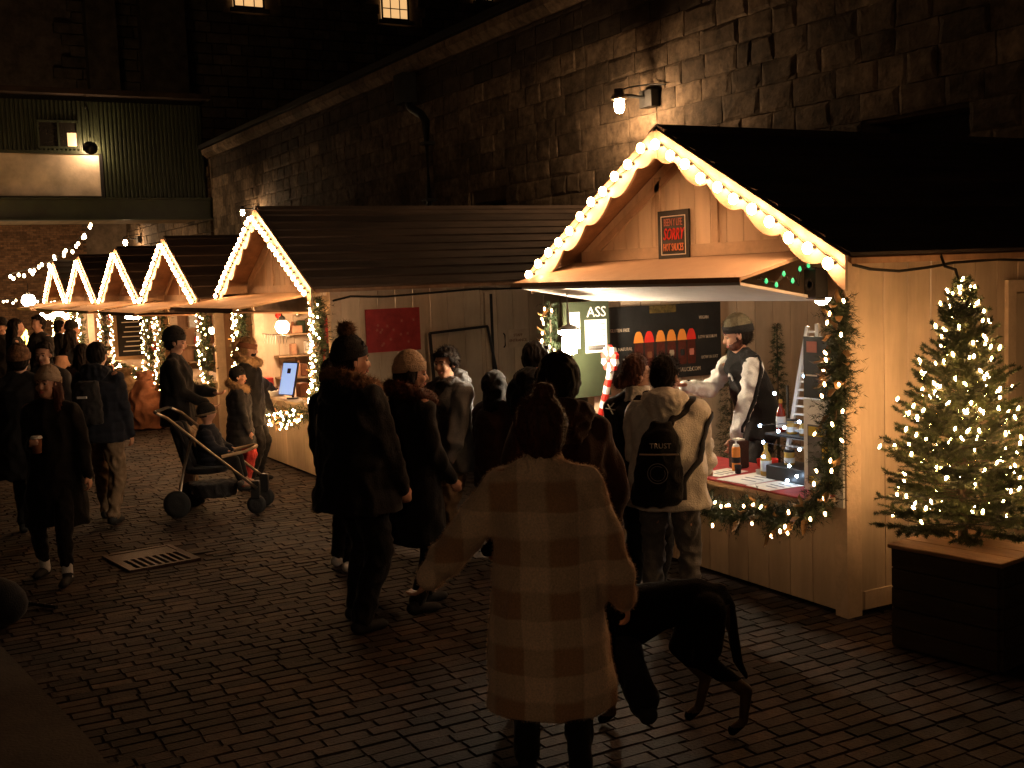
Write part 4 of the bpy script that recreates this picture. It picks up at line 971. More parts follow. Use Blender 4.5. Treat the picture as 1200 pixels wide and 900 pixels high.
    if gloves:
        gq = Blob()
        for i in (0, 1):
            fd = (wr[i] - el[i]).normalized(); s_ = 1 - 2 * i; up = Vector((0, 0, 1)) if abs(fd.z) < .8 else Vector((1, 0, 0)); sd = fd.cross(up).normalized() * s_; pn = sd.cross(fd).normalized() * s_
            p0 = wr[i] + fd * .02
            gq.cone(wr[i] - fd * .05, .042, p0 + fd * .05, .04)
            for k in range(4):
                a_ = p0 + sd * (.030 - k * .020) + fd * .062; q1 = a_ + fd * .036; q2 = q1 + (fd * .5 + pn * .8).normalized() * .036
                gq.chain([p0, a_, q1, q2], [.022, .0165, .014, .012])
            gq.chain([p0, p0 + sd * .05 + fd * .03, p0 + sd * .06 + fd * .058], [.02, .017, .014])
        gq.fuse('glove', gloves, t, voxel=.009, smooth=1)
    # trousers
    q = Blob(); r = legs['r']
    q.loft([(pel + Vector((0, 0, -.12)), .115 * r, .16 * r, 0), (pel + Vector((0, 0, .0)), .125, .175, 0), (waist + Vector((0, 0, -.04)), .115, .155, 0)])
    for i in (0, 1):
        d_ = (ank[i] - kn[i]); cuff = ank[i] - d_.normalized() * legs.get('crop', .02)
        q.cone(hip[i], .10 * r, kn[i], .075 * r); q.cone(kn[i], .073 * r, cuff, .058 * r * legs.get('cuff', 1))
    q.fuse('trousers', legs['m'], t, voxel=.013, smooth=3, noise_amp=legs['amp'], noise_s=12, stretch=(1, 1, .8), seed=seed + 1)
    if legs.get('sock'):
        q = Blob()
        for i in (0, 1): q.cone(ank[i] + Vector((0, 0, -.03)), .045, ank[i] + (kn[i] - ank[i]).normalized() * .16, .047)
        q.fuse('socks', legs['sock'], t, voxel=.011, smooth=1)
    for i in (0, 1):
        q = Blob(); a = ank[i]; fdir = Vector((1, .12 * (1 - 2 * i), 0)).normalized(); pitch = -fz[i] * 1.2
        q.cone(a + Vector((-.035, 0, -.035)), .042, a + fdir * .13 + Vector((0, 0, -.05 + pitch * .5)), .036); q.cone(a + Vector((0, 0, .0)), .046, a + Vector((-.02, 0, -.045)), .042); q.ball(a + fdir * .14 + Vector((0, 0, -.052)), .04, 10, 6, (1.1, 1, .75))
        q.fuse('shoe', shoes, t, voxel=.011, smooth=1)
    # coat / jacket
    B_ = bulk; q = Blob(); hem = top['hem']; fl = top['flare']
    rings = []
    zh = hem
    rings.append((Vector((pel.x * .8, pel.y, zh)), .165 * B_ * fl, .225 * B_ * fl, 0))
    if hem < .8: rings.append((Vector((pel.x, pel.y, max(zh + .12, .74))), .16 * B_ * (1 + fl) / 2, .215 * B_ * (1 + fl) / 2, 0))
    rings += [(pel + Vector((0, 0, .05)), .15 * B_, .20 * B_, 0), (waist + Vector((0, 0, .03)), .145 * B_, .19 * B_, tw / 2), (chest, .150 * B_, .205 * B_, tw), (nb_ + Vector((0, 0, -.10)), .135 * B_, .205 * (B_ + 1) / 2, tw), (nb_ + Vector((0, 0, -.04)), .11, .15, tw), (nb_ + Vector((.0, 0, .005)), .082, .11, tw), (nb_ + Vector((.005, 0, .05)), .070, .078, tw)]
    q.loft(rings); sv = top['sleeve']
    Qs = Blob() if top.get('sm') else q
    for i in (0, 1):
        q.cone(nb_ + Vector((0, .055 * (1 - 2 * i), .015)), .058, sh[i] + Vector((0, -.01 * (1 - 2 * i), -.012)), .070)
        Qs.cone(sh[i] + Vector((0, 0, -.02 * B_)), .078 * (1 + (B_ - 1) * .6) * (.6 + sv * .4), el[i], .068 * sv); cuff = wr[i] - (wr[i] - el[i]).normalized() * (.0 if not top.get('long') else -.05)
        Qs.cone(el[i], .067 * sv, cuff, .050 * sv)
        if sv > 1.1: Qs.ball(el[i].lerp(wr[i], .6), .07 * sv, 10, 8)
    jk = q.fuse('jacket', top['m'], t, voxel=.013, smooth=4, noise_amp=top['amp'], noise_s=7, quilt=top['quilt'], seed=seed, stretch=(1, 1, .7), lumps=top.get('lumps', .012))
    slv = None
    if top.get('sm'): slv = Qs.fuse('sleeves', top['sm'], t, voxel=.012, smooth=3, noise_amp=top['amp'], noise_s=11, seed=seed + 4)
    if top.get('fuzz'): fibres('fleece_pile', jk, top['fuzz'], .0095, .0008, top['m'], t, seed)
    if top['hood'] == 'down':
        q = Blob(); c = nb_ + Vector((-.10, 0, .02)); q.ball(c, .12, 14, 10, (.75, 1.15, .75)); q.cone(nb_ + Vector((-.07, .10, .03)), .05, nb_ + Vector((.05, .09, .0)), .035); q.cone(nb_ + Vector((-.07, -.10, .03)), .05, nb_ + Vector((.05, -.09, .0)), .035); q.ball(c + Vector((-.01, 0, -.07)), .10, 12, 8, (.6, 1, .8))
        q.fuse('hood', top.get('hm', top['m']), t, voxel=.012, smooth=3, noise_amp=.009, noise_s=14, seed=seed + 3)
    if top['hood'] == 'up':
        q = Blob(); q.ball(hd(-.03, 0, .02), .135, 16, 12, (.92, .88, 1.02)); q.cone(hd(-.04, 0, -.06), .10, nb_ + Vector((-.02, 0, .0)), .11)
        o = q.fuse('hood', top.get('hm', top['m']), t, voxel=.012, smooth=3, noise_amp=.006, noise_s=14)
    if top['hood'] == 'fur' or top.get('fur'):
        q = Blob(); pts = [nb_ + Vector((-.11 + .05, 0, .10))]
        ring = [nb_ + Vector((.085 * math.cos(a) * 1.35 - .035, .145 * math.sin(a), .035 + .055 * (-math.cos(a)))) for a in [R(x) for x in range(-140, 141, 28)]]
        ring = [nb_ + Vector((-.13 * math.cos(a) * 1.0 - .0, .150 * math.sin(a), .03 + .055 * math.cos(a))) for a in [R(x) for x in range(-150, 151, 25)]]
        q.chain(ring, [.050] * len(ring)); o = q.fuse('fur_trim', top.get('fur', 'fur'), t, voxel=.014, smooth=1, noise_amp=.013, noise_s=30, seed=seed)
        fibres('fur_fibres', o, 2600, .035, .0015, top.get('fur', 'fur'), t, seed, droop=.1)
        if top['hood'] == 'fur':
            q = Blob(); q.ball(nb_ + Vector((-.10, 0, .0)), .12, 12, 8, (.8, 1.1, .9)); q.fuse('hood', top['m'], t, voxel=.013, smooth=3, noise_amp=.007, noise_s=14)
    if collar:
        q = Blob(); q.loft([(nb_ + Vector((.0, 0, -.02)), .095, .105, 0), (nb_ + Vector((.005, 0, .09)), .075, .08, 0)]); q.fuse('collar', collar, t, voxel=.011, smooth=2, noise_amp=.006, noise_s=18)
    # hair
    kind, hm = hair
    if top['hood'] != 'up' or kind == 'long':
        q = Blob()
        if kind != 'none':
            q.ball(hd(-.022, 0, .038), .108 * bighair, 16, 12, (.98, .83, .98)); q.ball(hd(-.045, 0, .0), .092 * bighair, 14, 10, (.8, .90, 1.0)); 
            for s_ in (1, -1): q.cone(hd(-.01, s_ * .070, .03), .022, hd(-.02, s_ * .074, -.03), .014)
        if kind == 'short': q.cone(hd(.045, .03, .098), .026, hd(.05, -.035, .096), .026)
        if kind == 'mop': q.cone(hd(.065, .045, .075), .026, hd(.07, -.045, .075), .024); q.cone(hd(.03, .075, .05), .025, hd(-.03, .08, 0), .03); q.cone(hd(.03, -.075, .05), .025, hd(-.03, -.08, 0), .03)
        if kind == 'long':
            for s_ in (1, -1): q.chain([hd(-.03, s_ * .06, .0), hd(-.035, s_ * .085, -.12), hd(-.01, s_ * .105, -.24), hd(.03, s_ * .11, -.36)], [.05, .045, .04, .022])
            q.chain([hd(-.06, 0, .0), hd(-.09, 0, -.14), hd(-.09, 0, -.28)], [.07, .065, .045])
        if kind == 'bun': q.ball(hd(-.035, -.012, .185), .046, 14, 10, (1.1, 1.15, .8)); q.cone(hd(-.09, 0, -.03), .055, hd(-.075, 0, -.09), .03)
        if kind == 'lowbun': q.ball(hd(-.125, 0, -.045), .050, 14, 10)
        if kind == 'pony': q.ball(hd(-.10, 0, .07), .035, 10, 8); q.chain([hd(-.12, 0, .08), hd(-.17, 0, .03), hd(-.17, 0, -.08)], [.032, .036, .016])
        if kind != 'none':
            o = q.fuse('hair', hm, t, voxel=.010, smooth=1, noise_amp=.006, noise_s=32, stretch=(1, 1, .3), seed=seed)
            # cut the hair away from the face
            bm_ = bmesh.new(); bm_.from_mesh(o.data); inv = Hq.inverted()
            dl = [v for v in bm_.verts if (lambda p: (p.x > .030 and p.z < .058 and abs(p.y) < .078 and p.z > -.16) or (p.x > .062 and p.z < .075 and kind != 'mop'))(inv @ (v.co - hc))]
            bmesh.ops.delete(bm_, geom=dl, context='VERTS'); bm_.to_mesh(o.data); bm_.free()
            if fine or kind == 'bun': fibres('loose_hair', o, 3500, .026, .0008, hm, t, seed, droop=.0)
    # face details
    if face:
        em = bpy.data.meshes.get('eye_ball') or MB().ball((0, 0, 0), .0118, 12, 10).mesh('eye_ball', 'eye', True)
        for s_ in (1, -1):
            link('eye', em, t, loc=hd(.0765, s_ * .0315, .004), rot=Hq)
            br_ = Blob(); br_.chain([hd(.083, s_ * .050, .026), hd(.0915, s_ * .032, .031), hd(.0935, s_ * .014, .026)], [.0025, .0038, .003]); br_.sm = True; br_.build('eyebrow', hm if kind != 'none' else 'hair', t)
            ld_ = Blob(); ld_.chain([hd(.080, s_ * .044, .010), hd(.0885, s_ * .032, .0145), hd(.086, s_ * .020, .010)], [.0028, .0032, .0028]); ld_.sm = True; ld_.build('eyelid', skin, t)
        lp_ = Blob(); lp_.chain([hd(.081, .022, -.064), hd(.0945, 0, -.0605), hd(.081, -.022, -.064)], [.003, .0052, .003]); lp_.chain([hd(.080, .019, -.067), hd(.0925, 0, -.0715), hd(.080, -.019, -.067)], [.003, .0058, .003]); lp_.sm = True; lp_.build('lips', 'lip', t)
    if beard:
        q = Blob(); q.ball(hd(.028, 0, -.065), .072, 14, 10, (.92, .93, .80)); q.cone(hd(.0, .062, -.05), .02, hd(.0, .07, .0), .016); q.cone(hd(.0, -.062, -.05), .02, hd(.0, -.07, .0), .016); o = q.fuse('beard', beard, t, voxel=.009, smooth=1, noise_amp=.0015, noise_s=60)
        bm_ = bmesh.new(); bm_.from_mesh(o.data); inv = Hq.inverted()
        bmesh.ops.delete(bm_, geom=[v for v in bm_.verts if (lambda p: p.x > .07 and p.z > -.078 and abs(p.y) < .026)(inv @ (v.co - hc)) or (inv @ (v.co - hc)).z > .0 or ((inv @ (v.co - hc)).x > .045 and (inv @ (v.co - hc)).z > -.035)], context='VERTS'); bm_.to_mesh(o.data); bm_.free()
    # hats
    if hat:
        hk, hm2 = hat[:2]
        if hk in ('beanie', 'pom'):
            q = Blob(); q.ball(hd(-.022, 0, .060), .113, 18, 12, (1.0, .86, .98)); q.loft([(hc + Vector((-.018, 0, .0)), .03, .03, 0), (hc + Vector((-.018, 0, .02)), .03, .03, 0)])
            o = q.fuse('hat_crown', hm2, t, voxel=.010, smooth=2, noise_amp=.003, noise_s=40)
            bm_ = bmesh.new(); bm_.from_mesh(o.data); inv = Hq.inverted()
            bmesh.ops.delete(bm_, geom=[v for v in bm_.verts if (inv @ (v.co - hc)).z < .028 - (inv @ (v.co - hc)).x * -.12 + 0], context='VERTS'); bm_.to_mesh(o.data); bm_.free()
            rim = MB(); n = 28; v = []
            for (ro, zz) in ((1.0, -.012), (1.07, -.008), (1.08, .038), (1.0, .046)):
                for k in range(n):
                    a = 2 * math.pi * k / n; x = math.cos(a) * .110 * ro; y = math.sin(a) * .096 * ro; v.append(hd(-.022 + x, y, .030 + zz + x * .14))
            rim.add(v, [(i * n + k, i * n + (k + 1) % n, (i + 1) * n + (k + 1) % n, (i + 1) * n + k) for i in range(3) for k in range(n)])
            rim.build('hat_brim', hat[2] if len(hat) > 2 else hm2, t, smooth=True)
            if hk == 'pom':
                q = Blob(); q.ball(hd(-.03, 0, .19), .05, 12, 8); o = q.fuse('pompom', 'fur', t, voxel=.012, smooth=0, noise_amp=.011, noise_s=50); fibres('pompom_fibres', o, 700, .03, .0015, 'fur', t, 3)
        if hk == 'band':
            rim = MB(); n = 24; v = []
            for (ro, zz) in ((1.0, -.03), (1.05, -.025), (1.05, .03), (1.0, .035)):
                for k in range(n): a = 2 * math.pi * k / n; v.append(hd(-.02 + math.cos(a) * .112 * ro, math.sin(a) * .097 * ro, .03 + zz))
            rim.add(v, [(i * n + k, i * n + (k + 1) % n, (i + 1) * n + (k + 1) % n, (i + 1) * n + k) for i in range(3) for k in range(n)]); rim.build('headband', hm2, t, smooth=True)
    t['_x'] = 1; del t['_x']
    return t, dict(hd=hd, wr=wr, el=el, sh=sh, nb=nb_, chest=chest, waist=waist, pel=pel, ank=ank, kn=kn, sc=sc, jk=jk, slv=slv)
def wp_(t, p): return wm(t) @ Vector(p)

from mathutils.bvhtree import BVHTree
def ribbon(name, surf, pts, w, m, parent, off=.006, n=20):
    me = surf.data; bv = BVHTree.FromPolygons([v.co for v in me.vertices], [tuple(p.vertices) for p in me.polygons])
    P = []
    for k in range(n + 1):
        p = path_at(pts, k / n)[0]; l, nn, _, _ = bv.find_nearest(p); P.append((l, nn))
    mb = MB(); v = []; f = []
    for k, (l, nn) in enumerate(P):
        d = (P[min(k + 1, n)][0] - P[max(k - 1, 0)][0]).normalized(); sd = d.cross(nn).normalized() * w / 2
        v += [l + nn * off - sd, l + nn * (off + .008) - sd * .8, l + nn * (off + .008) + sd * .8, l + nn * off + sd]
    for k in range(n):
        for q in range(4): f.append((k * 4 + q, k * 4 + (q + 1) % 4, k * 4 + 4 + (q + 1) % 4, k * 4 + 4 + q))
    f += [(0, 3, 2, 1), (4 * n, 4 * n + 1, 4 * n + 2, 4 * n + 3)]
    return mb.add(v, f).build(name, m, parent, smooth=True)
# -- 1 woman in plaid coat, foreground
t, j = person('woman in a long fuzzy plaid coat seen from behind, hair in a bun', (4.13, -2.41), -30, 1.66,
    top=dict(m='plaid', hem=.40, flare=1.10, amp=.005, sleeve=1.26, lumps=.016, fuzz=46000), bulk=1.2, hands=((.08, .60, .88), (.0, -.36, .80)),
    feet=((.16, .12), (-.12, -.12)), hair=('bun', 'hairb'), face=False, collar='plaid', seed=2, fine=True, bighair=1.3)
# -- 2 man walking the dog
t, j = person('tall man in a dark brown coat striding beside the dog behind the plaid coat', (4.84, -2.93), -12, 1.83, top=dict(m='brownc', hem=.72, flare=1.1, amp=.009, fuzz=3000, hood='down'), bulk=1.14,
    legs=dict(m='blackcloth', r=1.2), feet=((.28, .10), (-.66, -.17, .02)), hands=((.15, .30, .85), (.10, -.30, .88)), hair=('mop', 'hair'), face=False, seed=3, crouch=.04, bighair=1.12)
# -- 3 tall man parka
t, j = person('tall man in a black parka with brown fur hood and bobble hat', (6.86, -2.62), -75, 1.83, top=dict(m='blackcloth', hem=.74, flare=1.12, amp=.011, quilt=(.11, .010), sleeve=1.25, hood='fur', fur='fur'), bulk=1.32,
    legs=dict(m='blackcloth', r=1.2), feet=((.05, .14), (-.10, -.13)), hands=((.20, .24, .88), (.16, -.26, .86)), hair=('short', 'hair'), hat=('pom', 'blackk'), hy=-22, seed=4)
# -- 4 woman beige beanie
t, j = person('woman in a beige beanie with long dark hair and a long black coat, in profile', (6.98, -3.08), -85, 1.70, top=dict(m='blackcloth', hem=.48, flare=1.1, amp=.009, fur='hairb'), bulk=1.05,
    legs=dict(m='blackcloth', r=.95), feet=((.10, .08), (-.08, -.10)), hands=((.18, .18, .92), (.18, -.18, .92)), hair=('long', 'hair'), hat=('beanie', 'beigek'), hy=-20, hp=4, seed=5, fine=True)
# -- 5 youth
t, j = person('youth with black hair in an open grey parka and khaki trousers facing left', (8.1, -3.90), 104, 1.66, top=dict(m='greyj', hem=.76, flare=1.08, amp=.013, sleeve=1.22, hood='down'), bulk=1.12,
    legs=dict(m='khaki', r=1.12, amp=.013), feet=((.06, .12), (.0, -.10)), hands=((.20, .20, .86), (.06, -.28, .80)), hair=('mop', 'hair'), hy=10, hp=2, seed=6, fine=True, skin='skin')
q = Blob(); wq = j; 
q.loft([(j['pel'] + Vector((.10, 0, -.12)), .055, .085, 0), (j['waist'] + Vector((.10, 0, 0)), .05, .08, 0), (j['chest'] + Vector((.10, 0, .05)), .055, .075, 0), (j['nb'] + Vector((.045, 0, .03)), .05, .06, 0)]); q.fuse('shirt_front', 'blackcloth', t, voxel=.012, smooth=3, noise_amp=.006, noise_s=14)
# -- 6 hooded person
person('shorter person in a dark quilted jacket with a shiny dark hood up', (7.74, -4.12), -70, 1.47, top=dict(m='brownc', hem=.72, amp=.009, quilt=(.09, .010), hood='up', hm='blackcloth'), bulk=1.15, face=False, hair=('none', 'hair'), seed=7)
# -- 7
person('person in a black jacket with short dark hair queueing left of the dog walker', (7.42, -4.30), -60, 1.70, top=dict(m='blackcloth', hem=.78, amp=.009, hood='down'), bulk=1.1, face=False, hair=('mop', 'hair'), hy=-30, seed=8)
# -- hidden person whose white shoes show
person('person mostly hidden behind the tall man, white sneakers showing', (8.35, -3.05), -60, 1.62, top=dict(m='blackcloth', hem=.8), shoes='whitec', face=False, seed=9, feet=((.06, .10), (-.06, -.12)))
# -- 8 low bun
t, j = person('person with a low dark bun and black jacket with a small white emblem', (6.06, -4.26), -62, 1.66, top=dict(m='blackcloth', hem=.78, amp=.007), bulk=1.12, hair=('lowbun', 'hairb'), hy=-48, collar='cream', seed=10, fine=True)
em_ = MB(); em_.beam((-.04, .0, 0), (.05, 0, .006), .012, .004); em_.beam((-.02, 0, -.03), (.03, 0, .035), .010, .004); em_.beam((.0, 0, .02), (-.03, 0, .045), .010, .004)
link('emblem', em_.mesh('emblem', 'whitec'), t, loc=j['nb'] + Vector((-.15, .13, -.06)), rot=(0, 0, R(70)))
# -- 9 cream hoodie with black sling bag
t, j = person('person in a cream fleece hoodie and grey jeans wearing a black sling backpack', (5.68, -4.20), -42, 1.67, top=dict(m='cream', hem=.80, flare=1.02, amp=.014, sleeve=1.25, hood='down', lumps=.02), bulk=1.22,
    legs=dict(m='jeans', r=1.0, amp=.013), feet=((.05, .12), (-.02, -.12)), hands=((.30, .18, .98), (.36, -.22, 1.0)), hair=('short', 'hair'), hy=-25, hp=6, seed=11, fine=True, face=False)
ho = t
bp = thing('sling_backpack', 'black sling backpack with printed circle logo worn over the cream hoodie', 'backpack', (5.68, -4.20, 0), R(-42), scale=1.67 / 1.75)
c0 = Vector((-.235, .03, 1.12))
q = Blob(); q.loft([(c0 + Vector((0, .03, -.27)), .07, .14, 0), (c0 + Vector((0, .02, -.22)), .085, .165, 0), (c0 + Vector((-.01, 0, -.02)), .09, .15, 0), (c0 + Vector((.0, -.01, .16)), .07, .115, 0), (c0 + Vector((.02, -.02, .26)), .035, .06, 0)]); q.fuse('bag_body', 'blackcloth', bp, voxel=.011, smooth=2, noise_amp=.006, noise_s=12, seed=4)
ribbon('strap', j['jk'], [(-.25, .0, 1.36), (-.16, -.10, 1.42), (-.05, -.16, 1.46), (.08, -.17, 1.40)], .045, 'charcoal', bp)
ribbon('side_strap', j['jk'], [(-.24, -.14, .93), (-.18, -.24, 1.08), (-.10, -.27, 1.22), (-.02, -.24, 1.36), (.06, -.20, 1.42)], .05, 'charcoal', bp)
BK = Matrix(((0, -1, 0), (0, 0, 1), (-1, 0, 0))).transposed().to_quaternion()
ring_ = MB(); n = 28
for k in range(n): a, b_ = 2 * math.pi * k / n, 2 * math.pi * (k + 1) / n; ring_.beam((0, .062 * math.cos(a), .062 * math.sin(a)), (0, .062 * math.cos(b_), .062 * math.sin(b_)), .004, .004, (1, 0, 0)); ring_.beam((0, .046 * math.cos(a), .046 * math.sin(a)), (0, .046 * math.cos(b_), .046 * math.sin(b_)), .0025, .003, (1, 0, 0))
K['greyprint'] = mat('grey_print', (.30, .27, .24), .7, .1, 9, 0)
link('logo_ring', ring_.mesh('logo_ring', 'greyprint'), bp, loc=c0 + Vector((-.098, .0, -.05)))
text('TRUST', .045, 'lettering', 'printw', bp, c0 + Vector((-.094, -.02, .12)), BK)
MB().box(c0.x - .1, c0.x - .08, -.10, .14, 1.185, 1.192).build('zip', 'alu', bp)
# -- 10 vendor
t, j = person('stallholder in an olive beanie and a black jacket with white sleeves leaning over the counter', (6.72, -5.84), 80, 1.72, z0=.10, top=dict(m='blackcloth', hem=.84, amp=.011, sleeve=.95, sm='whitec'), bulk=1.02, hands=((.36, .22, .82), (.60, -.06, 1.27)), hair=('short', 'hair'), hat=('beanie', 'olivek', 'blackk'), hy=-18, hp=14, lean=.28, seed=12, fine=True, beard='hairb', gloves=None)
for i in (0, 1):
    a, b_, c_ = j['sh'][i], j['el'][i], j['wr'][i]; o_ = Vector((-.05, .10 * (1 - 2 * i), .05)); ribbon('sleeve_stripe', j['slv'], [a + Vector((0, 0, .12)), a + o_, b_ + o_, c_ + o_ * .6], .035, 'blackcloth', t, off=.002)
ribbon('chest_logo', j['jk'], [j['chest'] + Vector((.2, .02, .0)), j['chest'] + Vector((.2, .05, .03)), j['chest'] + Vector((.2, .07, .0)), j['chest'] + Vector((.2, .07, -.03))], .014, 'whitec', t, off=.002, n=8)
# -- 11 smiling woman with cup
t, j = person('smiling woman in a beige beanie and long black coat holding a takeaway cup', (9.45, -1.15), 150, 1.62, top=dict(m='blackcloth', hem=.46, flare=1.12, amp=.009), bulk=1.1, legs=dict(m='blackcloth', r=1.0, crop=.10, sock='whitec'),
    feet=((.22, .14), (-.10, -.18)), hands=((.06, .32, .80), (.25, -.05, 1.16)), hair=('long', 'hairb'), hat=('beanie', 'beigek'), hy=-8, hp=-6, seed=13, fine=True)
cp = wp_(t, j['wr'][1] + Vector((.06, .055, .0)))
cup = thing('takeaway_cup', 'white lidded takeaway cup held by the smiling woman', 'cup', cp)
MB().lathe([(.030, -.05), (.041, .06)], (0, 0, 0), 16).build('cup_body', 'terracotta', cup, smooth=True); MB().lathe([(.044, .06), (.044, .068), (.036, .080), (.034, .080)], (0, 0, 0), 16).build('lid', 'white', cup, smooth=True)
# -- 12.. left group
person('broad dark figure in a knitted hat behind the smiling woman, at the left edge', (11.33, -1.15), -20, 1.72, top=dict(m='blackcloth', hem=.55, amp=.011, sleeve=1.2), bulk=1.35, hat=('beanie', 'fur'), face=False, seed=14, feet=((.14, .1), (-.2, -.1)))
t, j = person('man in a dark puffer jacket and khaki trousers walking away behind the smiling woman', (11.5, -1.85), -35, 1.71, top=dict(m='navy', hem=.80, amp=.009, quilt=(.10, .012), hood='down'), bulk=1.2, legs=dict(m='khaki', r=1.1, amp=.011), feet=((.18, .10), (-.14, -.12)), hair=('short', 'hair'), face=False, seed=15)
bk2 = thing('backpack', 'dark backpack on the man walking away in khaki trousers', 'backpack', (11.5, -1.85, 0), R(-35)); q = Blob(); q.loft([((-.25, 0, .98), .08, .14, 0), ((-.27, 0, 1.15), .09, .15, 0), ((-.24, 0, 1.38), .06, .11, 0)]); q.fuse('bag_body', 'charcoal', bk2, voxel=.013, smooth=2, noise_amp=.006)
MB().box(-.37, -.35, -.05, .04, 1.23, 1.25).build('patch', 'whitec', bk2)
person('man with short dark hair facing the camera between two dark figures on the left', (12.6, -1.52), 150, 1.70, top=dict(m='charcoal', hem=.8), hair=('short', 'hair'), seed=16, hp=5)
CROWD = [
 ((18.41, -1.85), -100, 1.84, 'blackcloth', 'long', 'dark-coated woman facing right at the far left of the crowd', None),
 ((19.35, -2.29), 120, 1.86, 'charcoal', 'short', 'tall man in black facing the stalls, deep in the crowd', None),
 ((18.0, -2.55), -60, 1.66, 'charcoal', 'long', 'woman in profile with a peach bag on her back', None),
 ((14.77, -2.21), -30, 1.57, 'brownc', 'long', 'person with round brown hair seen from behind left of the sacks', None),
 ((15.9, -2.60), -50, 1.50, 'blackcloth', 'long', 'small dark figure beside the round-haired person', None),
 ((20.3, -2.9), -90, 1.72, 'brownc', 'short', 'person bending to the fourth stall counter', 'beanie'),
 ((22.5, -3.0), -80, 1.7, 'charcoal', 'short', 'shopper by the menu board with head turned', None),
 ((20.9, -1.9), 150, 1.8, 'charcoal', 'short', 'distant man standing left of the lane, near the glowing curtain', 'beanie'),
 ((17.9, -4.75), 80, 1.7, 'brownc', 'short', 'seller standing inside the third stall', None),
]
for i, (p, hd_, h_, m_, hr, lab, ht) in enumerate(CROWD):
    t, j = person(lab, p, hd_, h_, top=dict(m=m_, hem=.7, amp=.01), hair=(hr, 'hair'), face=False, seed=20 + i, voxel=.016, hat=(ht, 'blackk') if ht else None)
pb = thing('peach_backpack', 'round peach backpack in the crowd at the left', 'backpack', (17.95, -2.42, 1.12)); q = Blob(); q.loft([((0, 0, -.2), .12, .14, 0), ((0, 0, 0), .14, .17, 0), ((0, 0, .18), .08, .1, 0)]); q.fuse('bag_body', 'peach', pb, voxel=.014)
MB().tube([(.1, .1, .18), (.16, .12, .3), (.2, .1, .1)], .014, 5).build('strap', 'blackcloth', pb)
# -- 16 stroller man
t, j = person('man in a black beanie and dark coat standing behind the pushchair', (12.05, -2.70), -112, 1.78, top=dict(m='blackcloth', hem=.80, amp=.009), bulk=1.12, legs=dict(m='khaki', r=1.1, amp=.014), feet=((.0, .12), (.06, -.12)), hands=((.34, .10, 1.10), (.30, -.16, 1.02)), hair=('short', 'hair'), hat=('beanie', 'blackk'), hp=10, seed=30, fine=True)
# -- 18 girl
t, j = person('small girl in a dark fur-hooded coat and red trousers by the second stall counter', (12.35, -3.42), -105, 1.32, top=dict(m='charcoal', hem=.66, flare=1.12, amp=.009, quilt=(.10, .010), fur='furl'), bulk=1.2, legs=dict(m='redc', r=1.1), hair=('short', 'hair'), hat=('beanie', 'blackk'), hy=-15, seed=31, hands=((.12, .22, .78), (.12, -.22, .78)))
# -- 19 headband woman
t, j = person('blond woman with knitted headband, face mask and black gloves touching the tablet', (12.75, -3.66), -118, 1.62, top=dict(m='blackcloth', hem=.7, amp=.009, quilt=(.10, .010), fur='furl'), bulk=1.15, hands=((.20, .20, .9), (.24, .40, 1.06)), hair=('pony', 'hairbl'), hat=('band', 'terracotta'), hy=12, hp=12, seed=32, gloves='blackcloth', fine=True)
q = Blob(); hd = j['hd']; q.ball(hd(.045, 0, -.055), .055, 14, 10, (1.0, 1.05, .85)); q.fuse('face_mask', 'blackcloth', t, voxel=.009, smooth=1)
# -- 20 s5 vendor
person('stallholder in black seen inside the second stall by its right post', (13.0, -4.95), 120, 1.72, z0=.1, top=dict(m='blackcloth', hem=.8, amp=.01), hair=('short', 'hair'), seed=33)
